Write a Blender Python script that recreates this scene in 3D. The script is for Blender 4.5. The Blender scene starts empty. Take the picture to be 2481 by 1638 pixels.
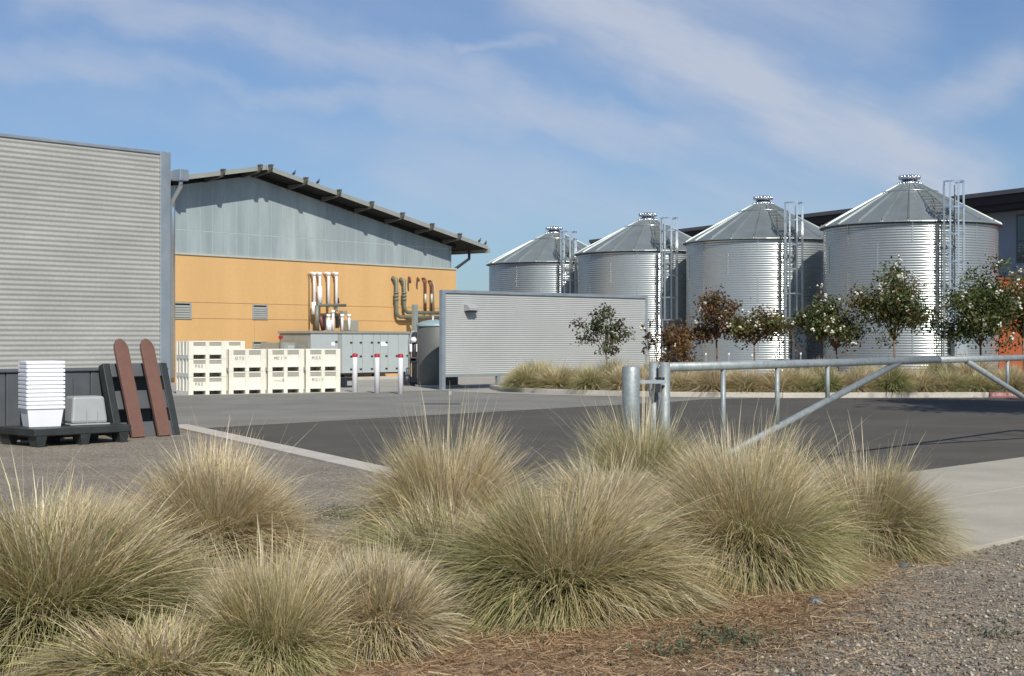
import bpy, math, random
import numpy as np
from mathutils import Vector, Matrix

R_ = math.radians
random.seed(7)
rng = np.random.default_rng(7)
sc = bpy.context.scene
COL = sc.collection

# ------------------------------------------------------------------ camera
F, CX, HY, EYE = 3500.0, 1240.5, 824.0, 1.65      # focal length, centre and horizon of the 2481 px wide photo
cam_d = bpy.data.cameras.new('camera')
cam = bpy.data.objects.new('camera', cam_d); COL.objects.link(cam)
cam.location = (0, 0, EYE); cam.rotation_euler = (R_(90), 0, 0)
cam_d.sensor_width = 36; cam_d.lens = 36 * F / 2481; cam_d.shift_y = 5 / 2481
cam_d.clip_start = 0.1; cam_d.clip_end = 6000
sc.camera = cam

def G(x, y):                       # photo pixel -> point on the ground
    d = F * EYE / (y - HY)
    return ((x - CX) / F * d, d)
def W(x, y, d):                    # photo pixel at depth d -> point
    return Vector(((x - CX) / F * d, d, EYE - (y - HY) * d / F))

# ------------------------------------------------------------------ light
AZ, EL = 17.0, 40.0                # sun: degrees right of straight behind the camera, and height
S = Vector((math.sin(R_(AZ)) * math.cos(R_(EL)), -math.cos(R_(AZ)) * math.cos(R_(EL)), math.sin(R_(EL))))
sun_d = bpy.data.lights.new('sun', 'SUN'); sun_d.energy = 4.3; sun_d.angle = R_(0.53); sun_d.color = (1.0, 0.95, 0.86)
sun = bpy.data.objects.new('sun', sun_d); COL.objects.link(sun)
sun.rotation_euler = (-S).to_track_quat('-Z', 'Y').to_euler()
sun.location = (20, -40, 60)

world = bpy.data.worlds.new("World"); sc.world = world; world.use_nodes = True
wt = world.node_tree; wt.nodes.clear()
def wn(t, **k):
    n = wt.nodes.new(t)
    for a, b in k.items(): setattr(n, a, b)
    return n
def wmath(op, a, b=None, c=None, clamp=False):
    n = wn('ShaderNodeMath', operation=op, use_clamp=clamp)
    for i, v in enumerate((a, b, c)):
        if v is None: continue
        if isinstance(v, (int, float)): n.inputs[i].default_value = v
        else: wt.links.new(v, n.inputs[i])
    return n.outputs[0]
sky = wn('ShaderNodeTexSky', sky_type='NISHITA', sun_disc=False, sun_elevation=R_(EL), sun_rotation=R_(180 - AZ))
sky.altitude = 20; sky.air_density = 1.0; sky.dust_density = 0.6; sky.ozone_density = 2.2
tc = wn('ShaderNodeTexCoord'); sp = wn('ShaderNodeSeparateXYZ'); wt.links.new(tc.outputs['Generated'], sp.inputs[0])
den = wmath('MAXIMUM', wmath('ADD', sp.outputs[2], 0.12), 0.03)
pxx = wmath('DIVIDE', sp.outputs[0], den); pyy = wmath('DIVIDE', sp.outputs[1], den)
along = wmath('ADD', wmath('MULTIPLY', pxx, 0.66), wmath('MULTIPLY', pyy, 0.75))
across = wmath('ADD', wmath('MULTIPLY', pxx, -0.75), wmath('MULTIPLY', pyy, 0.66))
def wnoise(ax, cx, scale, det, off, dist=0.0, rough=0.5):
    cmb = wn('ShaderNodeCombineXYZ')
    wt.links.new(wmath('MULTIPLY', along, ax), cmb.inputs[0]); wt.links.new(wmath('MULTIPLY', across, cx), cmb.inputs[1])
    cmb.inputs[2].default_value = off
    n = wn('ShaderNodeTexNoise'); n.inputs['Scale'].default_value = scale; n.inputs['Detail'].default_value = det
    n.inputs['Distortion'].default_value = dist; n.inputs['Roughness'].default_value = rough
    wt.links.new(cmb.outputs[0], n.inputs['Vector']); return n.outputs['Fac']
# high cirrus: long streaks laid over the forward sky, generic streaky cirrus everywhere else
nC = wnoise(1.1, 1.5, 1.1, 5, 1.3, 0.5)
fy = wmath('MAXIMUM', sp.outputs[1], 0.08)
gu = wmath('DIVIDE', sp.outputs[0], fy); gv = wmath('DIVIDE', sp.outputs[2], fy)
def gnoise(scale, det, off, su=1.0, sv=1.0, ang=0.0, rough=.55):
    c = wn('ShaderNodeCombineXYZ'); ca, sa = math.cos(ang), math.sin(ang)
    a_ = wmath('ADD', wmath('MULTIPLY', gu, ca * su), wmath('MULTIPLY', gv, sa * su))
    b_ = wmath('ADD', wmath('MULTIPLY', gu, -sa * sv), wmath('MULTIPLY', gv, ca * sv))
    wt.links.new(a_, c.inputs[0]); wt.links.new(b_, c.inputs[1]); c.inputs[2].default_value = off
    n = wn('ShaderNodeTexNoise'); n.inputs['Scale'].default_value = scale; n.inputs['Detail'].default_value = det; n.inputs['Roughness'].default_value = rough
    wt.links.new(c.outputs[0], n.inputs['Vector']); return n.outputs['Fac']
w1 = gnoise(9, 4, 2.2); w2 = gnoise(9, 4, 8.8)
w3 = gnoise(30, 4, 4.4, .45, 1.0, math.atan(-.35))
ju = wmath('MULTIPLY_ADD', wmath('SUBTRACT', w1, .5), .07, gu); jv = wmath('MULTIPLY_ADD', wmath('SUBTRACT', w2, .5), .06, wmath('MULTIPLY_ADD', wmath('SUBTRACT', w3, .5), .035, gv))
def streak(x1, y1, x2, y2, w, amp):
    a = ((x1 - CX) / F, (HY - y1) / F); b = ((x2 - CX) / F, (HY - y2) / F); d = (b[0] - a[0], b[1] - a[1]); l2 = d[0] ** 2 + d[1] ** 2
    du = wmath('SUBTRACT', ju, a[0]); dv = wmath('SUBTRACT', jv, a[1])
    t = wmath('ADD', wmath('MULTIPLY', du, d[0] / l2), wmath('MULTIPLY', dv, d[1] / l2), clamp=True)
    eu = wmath('SUBTRACT', du, wmath('MULTIPLY', t, d[0])); ev = wmath('SUBTRACT', dv, wmath('MULTIPLY', t, d[1]))
    r2 = wmath('ADD', wmath('MULTIPLY', eu, eu), wmath('MULTIPLY', ev, ev))
    g = wmath('POWER', 2.718, wmath('MULTIPLY', r2, -1.0 / (w * 1.22 / F) ** 2)); return wmath('MULTIPLY', g, amp)
tot = None
for q in ((1330, -40, 1800, 190, 105, .75), (1800, 190, 2330, 460, 100, .8), (1500, -20, 2100, 60, 130, .42), (2130, 270, 2460, 150, 55, .5), (1150, 235, 1640, 350, 52, .55),
          (1640, 350, 2250, 470, 90, .45), (100, -20, 700, 100, 55, .42), (700, 100, 1160, 205, 48, .5), (-80, 115, 350, 185, 50, .42), (350, 185, 560, 250, 34, .4), (590, 270, 930, 235, 32, .42),
          (930, 235, 1260, 290, 55, .5), (520, 300, 1120, 430, 60, .22), (1090, 135, 1300, 112, 18, .4), (1000, 430, 2000, 520, 130, .42), (750, 40, 850, 60, 40, .2), (0, 260, 500, 330, 70, .15)):
    g = streak(*q); tot = g if tot is None else wmath('SMOOTH_MAX', tot, g, .12)
fib = gnoise(20, 6, 5.5, .22, 1.25, math.atan(-.38), .6); fib2 = gnoise(7, 5, 9.1, .5, 1.0, math.atan(-.3))
fwd = wmath('MULTIPLY', tot, wmath('MULTIPLY_ADD', fib, 2.0, .12))
fwd = wmath('ADD', fwd, wmath('MULTIPLY', wmath('SUBTRACT', fib2, .30), .62))
gen = wmath('MULTIPLY', wmath('SUBTRACT', nC, .40), 1.5)
msk = wn('ShaderNodeMapRange'); msk.interpolation_type = 'SMOOTHSTEP'; wt.links.new(sp.outputs[1], msk.inputs[0]); msk.inputs[1].default_value = .55; msk.inputs[2].default_value = .88
mxm = wn('ShaderNodeMixRGB'); wt.links.new(msk.outputs[0], mxm.inputs[0]); wt.links.new(gen, mxm.inputs[1]); wt.links.new(fwd, mxm.inputs[2])
dens = wmath('MULTIPLY', mxm.outputs[0], 0.95, clamp=True)
dens = wmath('MULTIPLY', dens, 0.88)
fade = wn('ShaderNodeMapRange'); wt.links.new(sp.outputs[2], fade.inputs[0]); fade.inputs[1].default_value = -0.02; fade.inputs[2].default_value = 0.03
dens = wmath('MULTIPLY', dens, fade.outputs[0])
tint = wn('ShaderNodeMixRGB', blend_type='MULTIPLY'); tint.inputs[0].default_value = 1.0
tint.inputs[2].default_value = (0.52, 0.70, 0.92, 1); wt.links.new(sky.outputs[0], tint.inputs[1])
mixc = wn('ShaderNodeMixRGB'); wt.links.new(dens, mixc.inputs[0]); wt.links.new(tint.outputs[0], mixc.inputs[1])
mixc.inputs[2].default_value = (5.3, 5.8, 6.9, 1)
bg = wn('ShaderNodeBackground'); bg.inputs['Strength'].default_value = 0.10
wt.links.new(mixc.outputs[0], bg.inputs[0])
wo = wn('ShaderNodeOutputWorld'); wt.links.new(bg.outputs[0], wo.inputs[0])

sc.view_settings.view_transform = 'Standard'; sc.view_settings.look = 'None'
sc.view_settings.exposure = 0.0; sc.view_settings.gamma = 1.0; sc.view_settings.use_curve_mapping = False
sc.cycles.max_bounces = 8; sc.cycles.use_denoising = True

# ------------------------------------------------------------------ materials
def srgb(r, g, b):
    f = lambda c: (c / 255 / 12.92) if c / 255 <= .04045 else ((c / 255 + .055) / 1.055) ** 2.4
    return (f(r), f(g), f(b))
def material(name, base, rough=.6, metal=0.0, var=.12, scale=3.0, base2=None, bump=0.0, bscale=60.0, attr=None, trans=0.0,
             spec=.5, rvar=0.0, stretch=(1, 1, 1), detail=5.0, translucent=0.0, second=None, fine=0.0, fscale=40.0, indiv=0.0):
    m = bpy.data.materials.new(name); m.use_nodes = True
    nt = m.node_tree; b = nt.nodes['Principled BSDF']; L = nt.links
    b.inputs['Roughness'].default_value = rough; b.inputs['Metallic'].default_value = metal
    b.inputs['Specular IOR Level'].default_value = spec
    t = nt.nodes.new('ShaderNodeTexCoord'); mp = nt.nodes.new('ShaderNodeMapping'); mp.inputs['Scale'].default_value = stretch
    L.new(t.outputs['Object'], mp.inputs[0])
    n = nt.nodes.new('ShaderNodeTexNoise'); n.inputs['Scale'].default_value = scale; n.inputs['Detail'].default_value = detail
    n.inputs['Roughness'].default_value = .6; L.new(mp.outputs[0], n.inputs['Vector'])
    mr = nt.nodes.new('ShaderNodeMapRange'); mr.inputs[1].default_value = .3; mr.inputs[2].default_value = .7; L.new(n.outputs['Fac'], mr.inputs[0])
    mx = nt.nodes.new('ShaderNodeMixRGB'); L.new(mr.outputs[0], mx.inputs[0])
    c1 = tuple(base) + (1,); c2 = tuple(base2 if base2 else [min(1, c * (1 + var)) for c in base]) + (1,)
    if not base2: c1 = tuple(c * (1 - var) for c in base) + (1,)
    mx.inputs[1].default_value = c1; mx.inputs[2].default_value = c2
    out = mx.outputs[0]
    if attr:
        a = nt.nodes.new('ShaderNodeAttribute'); a.attribute_name = attr
        mm = nt.nodes.new('ShaderNodeMixRGB'); mm.blend_type = 'MULTIPLY'; mm.inputs[0].default_value = 1
        L.new(a.outputs['Color'], mm.inputs[1]); L.new(out, mm.inputs[2]); out = mm.outputs[0]
    if fine:
        n3 = nt.nodes.new('ShaderNodeTexNoise'); n3.inputs['Scale'].default_value = fscale; n3.inputs['Detail'].default_value = 3
        L.new(t.outputs['Object'], n3.inputs['Vector'])
        r3 = nt.nodes.new('ShaderNodeMapRange'); r3.inputs[1].default_value = .25; r3.inputs[2].default_value = .75
        r3.inputs[3].default_value = 1 - fine; r3.inputs[4].default_value = 1 + fine; L.new(n3.outputs['Fac'], r3.inputs[0])
        m3 = nt.nodes.new('ShaderNodeVectorMath'); m3.operation = 'SCALE'; L.new(out, m3.inputs[0]); L.new(r3.outputs[0], m3.inputs['Scale']); out = m3.outputs[0]
    if indiv:
        oi = nt.nodes.new('ShaderNodeObjectInfo'); r4 = nt.nodes.new('ShaderNodeMapRange'); r4.inputs[3].default_value = 1 - indiv; r4.inputs[4].default_value = 1 + indiv
        L.new(oi.outputs['Random'], r4.inputs[0]); m4 = nt.nodes.new('ShaderNodeVectorMath'); m4.operation = 'SCALE'; L.new(out, m4.inputs[0]); L.new(r4.outputs[0], m4.inputs['Scale']); out = m4.outputs[0]
    L.new(out, b.inputs['Base Color'])
    if rvar:
        n2 = nt.nodes.new('ShaderNodeTexNoise'); n2.inputs['Scale'].default_value = scale * 1.7; n2.inputs['Detail'].default_value = 4
        L.new(mp.outputs[0], n2.inputs['Vector'])
        r2 = nt.nodes.new('ShaderNodeMapRange'); r2.inputs[1].default_value = .3; r2.inputs[2].default_value = .7
        r2.inputs[3].default_value = rough - rvar; r2.inputs[4].default_value = rough + rvar
        L.new(n2.outputs['Fac'], r2.inputs[0]); L.new(r2.outputs[0], b.inputs['Roughness'])
    if bump:
        bn = nt.nodes.new('ShaderNodeTexNoise'); bn.inputs['Scale'].default_value = bscale; bn.inputs['Detail'].default_value = 4
        L.new(t.outputs['Object'], bn.inputs['Vector'])
        bp = nt.nodes.new('ShaderNodeBump'); bp.inputs['Strength'].default_value = bump; bp.inputs['Distance'].default_value = .02
        L.new(bn.outputs['Fac'], bp.inputs['Height']); L.new(bp.outputs[0], b.inputs['Normal'])
    if translucent:
        tr = nt.nodes.new('ShaderNodeBsdfTranslucent'); L.new(out, tr.inputs[0])
        ms = nt.nodes.new('ShaderNodeMixShader'); ms.inputs[0].default_value = translucent
        L.new(b.outputs[0], ms.inputs[1]); L.new(tr.outputs[0], ms.inputs[2]); L.new(ms.outputs[0], nt.nodes['Material Output'].inputs[0])
    return m

M = {}
M['silo'] = material('galvanized_silo_steel', (.52, .555, .545), .22, 1.0, .07, .8, rvar=.03, stretch=(1, 1, .35), fine=.06, fscale=25, indiv=.06)
def second_lobe(m, rough, metal, fac):
    nt = m.node_tree; b = nt.nodes['Principled BSDF']; c = nt.nodes.new('ShaderNodeBsdfPrincipled')
    c.inputs['Roughness'].default_value = rough; c.inputs['Metallic'].default_value = metal
    nt.links.new(b.inputs['Base Color'].links[0].from_socket, c.inputs['Base Color'])
    ms = nt.nodes.new('ShaderNodeMixShader'); ms.inputs[0].default_value = fac
    nt.links.new(b.outputs[0], ms.inputs[1]); nt.links.new(c.outputs[0], ms.inputs[2]); nt.links.new(ms.outputs[0], nt.nodes['Material Output'].inputs[0])
second_lobe(M['silo'], .55, .6, .52)
M['silo_roof'] = material('galvanized_roof_steel', (.33, .365, .35), .45, .6, .10, 1.2, rvar=.08, indiv=.07)
M['silo_trim'] = material('bright_galvanized_trim', (.72, .74, .76), .28, 1.0, .06, 4)
M['galv'] = material('weathered_galvanized_pipe', (.32, .355, .355), .55, .4, .16, 9, rvar=.1, fine=.16, fscale=38)
M['galv_dull'] = material('dull_galvanized_flashing', (.42, .47, .50), .45, .6, .14, 1.4, rvar=.08)
M['corr_wall'] = material('weathered_corrugated_sheet', (.44, .437, .40), .55, .25, .12, .45, rvar=.08, stretch=(1, 1, 2.4), fine=.07, fscale=14)
M['corr_screen'] = material('pale_corrugated_sheet', (.54, .555, .535), .5, .35, .05, .6, rvar=.05)
M['screen_frame'] = material('grey_painted_steel_frame', (.32, .37, .37), .5, .3, .08, 3)
M['stucco'] = material('orange_stucco', (.67, .41, .172), .9, 0, .07, .55, bump=.15, bscale=30, fine=.03, fscale=6, stretch=(1, 1, .16))
M['sill'] = material('pale_metal_flashing', (.55, .56, .50), .5, .2, .06, 2)
M['poly'] = material('translucent_wall_panel', (.325, .38, .385), .30, 0, .19, .9, rvar=.1, spec=.6, stretch=(1.5, 1, .22))
M['poly_painted_light'] = material('painted_daylight_wall_panel', (.37, .42, .415), .28, 0, .22, .9, rvar=.1, spec=.7, stretch=(1.5, 1, .3))
M['poly_frame'] = material('panel_joint_strip', (.50, .54, .53), .4, .2, .05, 2)
M['roof_metal'] = material('grey_green_roof_metal', (.40, .41, .37), .5, .3, .08, 2)
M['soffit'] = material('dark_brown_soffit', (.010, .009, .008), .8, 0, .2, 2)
M['steel_dark'] = material('dark_steel_bracket', (.14, .14, .12), .6, .2, .15, 5)
M['white_pipe'] = material('white_jacketed_pipe', (.86, .85, .84), .35, 0, .05, 5)
M['green_pipe'] = material('grey_green_pipe', (.20, .215, .165), .5, .2, .15, 5)
M['red_pipe'] = material('dark_red_pipe', (.16, .055, .04), .5, .1, .2, 5)
M['cabinet'] = material('pale_grey_cabinet_paint', (.47, .52, .51), .45, .1, .04, 1.5)
M['cabinet_dark'] = material('grey_brown_cabinet_side', (.33, .32, .27), .6, .1, .08, 2)
M['black_metal'] = material('black_fitting', (.03, .03, .04), .45, .1, .2, 8)
M['bin'] = material('cream_plastic', (.80, .77, .66), .5, 0, .07, 2.5, fine=.05, fscale=18, indiv=.03)
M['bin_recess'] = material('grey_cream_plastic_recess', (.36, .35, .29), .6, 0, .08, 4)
M['ink'] = material('grey_stencil_ink', (.22, .20, .19), .8, 0, .4, 30)
M['white_paint'] = material('white_paint', (.93, .92, .93), .45, 0, .03, 4)
M['red_paint'] = material('red_band_paint', (.42, .02, .04), .5, 0, .1, 6)
M['white_plastic'] = material('white_plastic', (.88, .88, .90), .35, 0, .02, 4)
M['grey_plastic'] = material('pale_grey_plastic', (.36, .37, .37), .5, 0, .05, 5)
M['black_plastic'] = material('black_plastic', (.035, .040, .040), .5, 0, .25, 4, rvar=.1)
M['dark_plastic'] = material('dark_grey_plastic', (.10, .107, .115), .6, 0, .15, 2, rvar=.1)
M['brown_plastic'] = material('red_brown_painted_board', (.175, .088, .064), .6, 0, .12, 4, fine=.08, fscale=60)
M['curb'] = material('pale_curb_concrete', (.52, .48, .41), .85, 0, .09, 1.6, bump=.2, fine=.1, fscale=20)
M['curb_red'] = material('faded_red_curb_paint', (.36, .13, .13), .8, 0, .15, 3, fine=.15, fscale=14)
M['curb_letter'] = material('white_stencil_paint', (.78, .68, .66), .8, 0, .1, 20)
M['apron'] = material('broomed_concrete', (.43, .395, .32), .9, 0, .13, .9, bump=.25, bscale=120, fine=.09, fscale=55, indiv=.03)
M['pad'] = material('worn_concrete_pad', (.36, .345, .30), .9, 0, .12, .5, bump=.2)
M['asphalt'] = material('dark_asphalt', (.094, .085, .067), .88, 0, .20, .45, bump=.5, bscale=140, fine=.22, fscale=110)
M['asphalt_old'] = material('sun_bleached_asphalt', (.225, .215, .185), .9, 0, .16, .5, bump=.4, bscale=90, fine=.15, fscale=40)
M['soil'] = material('dry_soil', (.20, .15, .09), .95, 0, .25, 2.5, bump=.6, bscale=30)
M['bark'] = material('bark', (.20, .13, .09), .9, 0, .25, 14, bump=.5)
M['leaf'] = material('leaf', (1, 1, 1), .55, 0, .08, 6, attr='tint', translucent=.25)
M['petal'] = material('white_petal', (.84, .80, .68), .6, 0, .1, 9, translucent=.2)
M['blade'] = material('grass_blade', (1, 1, 1), .55, 0, .10, 5, attr='tint', translucent=.32)
M['stone'] = material('gravel_stone', (1, 1, 1), .85, 0, .05, 6, attr='tint')
M['plaster'] = material('pale_grey_plaster', (.33, .37, .42), .85, 0, .05, .6)
M['plaster_low'] = material('light_grey_plaster', (.50, .50, .52), .85, 0, .05, .6)
M['red_wall'] = material('orange_red_stucco', (.36, .085, .03), .85, 0, .06, .8)
M['maroon'] = material('dark_maroon_fascia', (.030, .018, .020), .7, 0, .1, 1)
M['roof_grey'] = material('dark_grey_roof_edge', (.13, .13, .14), .6, .1, .08, 1)
M['window_glass'] = material('dark_window_glass', (.012, .03, .035), .06, 0, .1, 1, spec=1.0)
M['bird'] = material('dark_feathers', (.03, .03, .035), .6, 0, .3, 20)
M['louver'] = material('grey_louver', (.40, .41, .37), .5, .2, .05, 3)
M['tank'] = material('dark_grey_tank', (.13, .135, .12), .55, .1, .12, 2)
M['tank_top'] = material('pale_blue_tank_head', (.32, .42, .43), .5, .1, .08, 4)
M['mount'] = material('dark_interior', (.02, .02, .02), .9)

# gravel ground with a brown litter zone round the grasses
def ground_material():
    m = bpy.data.materials.new('gravel_ground'); m.use_nodes = True
    nt = m.node_tree; b = nt.nodes['Principled BSDF']; L = nt.links
    b.inputs['Roughness'].default_value = .92
    g = nt.nodes.new('ShaderNodeTexCoord')
    v = nt.nodes.new('ShaderNodeTexVoronoi'); v.inputs['Scale'].default_value = 62; L.new(g.outputs['Object'], v.inputs['Vector'])
    sep = nt.nodes.new('ShaderNodeSeparateColor'); L.new(v.outputs['Color'], sep.inputs[0])
    cr = nt.nodes.new('ShaderNodeValToRGB'); L.new(sep.outputs[0], cr.inputs[0])
    e = cr.color_ramp.elements; e[0].position = 0; e[0].color = (.105, .09, .07, 1); e[1].position = 1; e[1].color = (.50, .44, .34, 1)
    q = e.new(.5); q.color = (.245, .21, .16, 1); q = e.new(.85); q.color = (.36, .31, .235, 1)
    n1 = nt.nodes.new('ShaderNodeTexNoise'); n1.inputs['Scale'].default_value = .9; n1.inputs['Detail'].default_value = 6; L.new(g.outputs['Object'], n1.inputs['Vector'])
    n2 = nt.nodes.new('ShaderNodeTexNoise'); n2.inputs['Scale'].default_value = 14; n2.inputs['Detail'].default_value = 6; n2.inputs['Roughness'].default_value = .7; L.new(g.outputs['Object'], n2.inputs['Vector'])
    lit = nt.nodes.new('ShaderNodeValToRGB'); L.new(n2.outputs['Fac'], lit.inputs[0])
    e = lit.color_ramp.elements; e[0].position = .3; e[0].color = (.13, .075, .040, 1); e[1].position = .72; e[1].color = (.46, .33, .19, 1)
    q = e.new(.5); q.color = (.30, .195, .11, 1)
    # the planted patch with its dry litter: bounded by the gravel drive on the right and behind
    sx = nt.nodes.new('ShaderNodeSeparateXYZ'); L.new(g.outputs['Object'], sx.inputs[0])
    def mth(op, a, b, c=None):
        n = nt.nodes.new('ShaderNodeMath'); n.operation = op
        for i_, v_ in enumerate((a, b, c)):
            if v_ is None: continue
            if isinstance(v_, (int, float)): n.inputs[i_].default_value = v_
            else: L.new(v_, n.inputs[i_])
        return n.outputs[0]
    m1 = mth('ADD', sx.outputs[0], mth('MULTIPLY_ADD', sx.outputs[1], -.55, 2.95))
    m2 = mth('MULTIPLY_ADD', sx.outputs[1], .7, -8.2); m3 = mth('MULTIPLY_ADD', sx.outputs[0], -.8, -1.5)
    mm_ = mth('MAXIMUM', mth('MAXIMUM', m1, m2), m3)
    mm_ = mth('ADD', mm_, mth('MULTIPLY_ADD', n1.outputs['Fac'], .9, -.45)); mm_ = mth('ADD', mm_, mth('MULTIPLY_ADD', n2.outputs['Fac'], 1.3, -.65))
    mr = nt.nodes.new('ShaderNodeMapRange'); mr.inputs[1].default_value = -.22; mr.inputs[2].default_value = .22; mr.inputs[3].default_value = 1; mr.inputs[4].default_value = 0
    L.new(mm_, mr.inputs[0])
    mx = nt.nodes.new('ShaderNodeMixRGB'); L.new(mr.outputs[0], mx.inputs[0]); L.new(cr.outputs[0], mx.inputs[1]); L.new(lit.outputs[0], mx.inputs[2])
    br = nt.nodes.new('ShaderNodeMapRange'); br.inputs[1].default_value = .3; br.inputs[2].default_value = .7; br.inputs[3].default_value = .85; br.inputs[4].default_value = 1.15
    L.new(n1.outputs['Fac'], br.inputs[0])
    sc_ = nt.nodes.new('ShaderNodeVectorMath'); sc_.operation = 'SCALE'; L.new(mx.outputs[0], sc_.inputs[0]); L.new(br.outputs[0], sc_.inputs['Scale'])
    L.new(sc_.outputs[0], b.inputs['Base Color'])
    bp = nt.nodes.new('ShaderNodeBump'); bp.inputs['Strength'].default_value = .8; bp.inputs['Distance'].default_value = .012; bp.invert = True
    L.new(v.outputs['Distance'], bp.inputs['Height']); L.new(bp.outputs[0], b.inputs['Normal'])
    return m
M['ground'] = ground_material()

# ------------------------------------------------------------------ helpers
class MB:
    """collects shapes and links them as one mesh object"""
    def __init__(s): s.v = []; s.f = []
    def add(s, vs, fs):
        o = len(s.v); s.v += [tuple(p) for p in vs]; s.f += [tuple(i + o for i in f) for f in fs]; return s
    def box(s, x0, x1, y0, y1, z0, z1):
        vs = [(x, y, z) for z in (z0, z1) for y in (y0, y1) for x in (x0, x1)]
        return s.add(vs, [(0, 2, 3, 1), (4, 5, 7, 6), (0, 1, 5, 4), (2, 6, 7, 3), (0, 4, 6, 2), (1, 3, 7, 5)])
    def taper(s, x0, x1, y0, y1, z0, z1, dx, dy):      # top grows by dx, dy on every side
        vs = [(x0, y0, z0), (x1, y0, z0), (x0, y1, z0), (x1, y1, z0), (x0 - dx, y0 - dy, z1), (x1 + dx, y0 - dy, z1), (x0 - dx, y1 + dy, z1), (x1 + dx, y1 + dy, z1)]
        return s.add(vs, [(0, 2, 3, 1), (4, 5, 7, 6), (0, 1, 5, 4), (2, 6, 7, 3), (0, 4, 6, 2), (1, 3, 7, 5)])
    def tube(s, pts, r, n=10, r2=None, caps=True):
        pts = [Vector(p) for p in pts]; k = len(pts)
        rr = [r if r2 is None else r + (r2 - r) * i / (k - 1) for i in range(k)]
        o = len(s.v); up = None
        for i, p in enumerate(pts):
            if i == 0: d = pts[1] - p
            elif i == k - 1: d = p - pts[i - 1]
            else: d = (pts[i + 1] - p).normalized() + (p - pts[i - 1]).normalized()
            d.normalize()
            if up is None: up = Vector((0, 0, 1)) if abs(d.z) < .9 else Vector((1, 0, 0))
            a = d.cross(up).normalized(); b = a.cross(d).normalized(); up = b
            for j in range(n):
                t = 2 * math.pi * j / n
                s.v.append(tuple(p + a * math.cos(t) * rr[i] + b * math.sin(t) * rr[i]))
        for i in range(k - 1):
            for j in range(n):
                s.f.append((o + i * n + j, o + i * n + (j + 1) % n, o + (i + 1) * n + (j + 1) % n, o + (i + 1) * n + j))
        if caps:
            s.f.append(tuple(o + j for j in range(n))[::-1]); s.f.append(tuple(o + (k - 1) * n + j for j in range(n)))
        return s
    def lathe(s, prof, n=48, c=(0, 0)):
        o = len(s.v)
        for r, z in prof:
            for j in range(n):
                t = 2 * math.pi * j / n; s.v.append((c[0] + r * math.cos(t), c[1] + r * math.sin(t), z))
        for i in range(len(prof) - 1):
            for j in range(n):
                s.f.append((o + i * n + j, o + i * n + (j + 1) % n, o + (i + 1) * n + (j + 1) % n, o + (i + 1) * n + j))
        return s
    def prism(s, poly, y0, y1):                         # poly in x, z extruded along y
        n = len(poly); vs = [(x, y0, z) for x, z in poly] + [(x, y1, z) for x, z in poly]
        return s.add(vs, [tuple(range(n)), tuple(range(2 * n - 1, n - 1, -1))] + [(i, i + n, (i + 1) % n + n, (i + 1) % n) for i in range(n)])
    def prism_x(s, poly, x0, x1):                       # poly in y, z extruded along x
        n = len(poly); vs = [(x0, y, z) for y, z in poly] + [(x1, y, z) for y, z in poly]
        return s.add(vs, [tuple(range(n))[::-1], tuple(range(n, 2 * n))] + [(i, (i + 1) % n, (i + 1) % n + n, i + n) for i in range(n)])
    def slab(s, poly, z0, z1):                          # poly in x, y extruded along z
        n = len(poly); vs = [(x, y, z0) for x, y in poly] + [(x, y, z1) for x, y in poly]
        return s.add(vs, [tuple(range(n))[::-1], tuple(range(n, 2 * n))] + [(i, (i + 1) % n, (i + 1) % n + n, i + n) for i in range(n)])
    def build(s, name, mat, parent=None, smooth=False, loc=None, bevel=0.0):
        me = bpy.data.meshes.new(name); me.from_pydata(s.v, [], s.f); me.validate(); me.update()
        if isinstance(mat, str): mat = M[mat]
        me.materials.append(mat)
        if smooth: me.shade_smooth()
        o = bpy.data.objects.new(name, me); COL.objects.link(o)
        if parent: o.parent = parent
        if loc: o.location = loc
        if bevel:
            md = o.modifiers.new('bevel', 'BEVEL'); md.width = bevel; md.segments = 2; md.limit_method = 'ANGLE'
        return o
def tag(o, label, cat, group=None):
    o['label'] = label; o['category'] = cat
    if group: o['group'] = group
    return o
def struct(o): o['kind'] = 'structure'; return o
def stuff(o): o['kind'] = 'stuff'; return o
def thing(name, label, cat, loc=(0, 0, 0), rz=0.0, group=None):
    o = bpy.data.objects.new(name, None); COL.objects.link(o); o.location = loc; o.rotation_euler = (0, 0, rz)
    o.empty_display_size = .3
    return tag(o, label, cat, group)
def dup(root, loc, rz=None, label=None):
    r = root.copy(); COL.objects.link(r); r.location = loc
    if rz is not None: r.rotation_euler = (0, 0, rz)
    if label: r['label'] = label
    for ch in list(root.children):
        c = ch.copy(); COL.objects.link(c); c.parent = r
        for g in list(ch.children):
            d = g.copy(); COL.objects.link(d); d.parent = c
    return r
def sheet(name, pts, z, mat):
    me = bpy.data.meshes.new(name); me.from_pydata([(x, y, z) for x, y in pts], [], [tuple(range(len(pts)))]); me.update()
    me.materials.append(M[mat])
    if me.polygons[0].normal.z < 0: me.flip_normals()
    o = bpy.data.objects.new(name, me); COL.objects.link(o); return struct(o)
def corrugated(x0, x1, z0, z1, pitch, amp, y=0.0, samples=6):
    mb = MB(); n = max(2, int((z1 - z0) / pitch * samples)); vs = []; fs = []
    for i in range(n + 1):
        z = z0 + (z1 - z0) * i / n; yy = y + amp * math.sin(2 * math.pi * z / pitch)
        vs += [(x0, yy, z), (x1, yy, z)]
    for i in range(n): fs.append((2 * i, 2 * i + 1, 2 * i + 3, 2 * i + 2))
    return mb.add(vs, fs)

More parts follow.
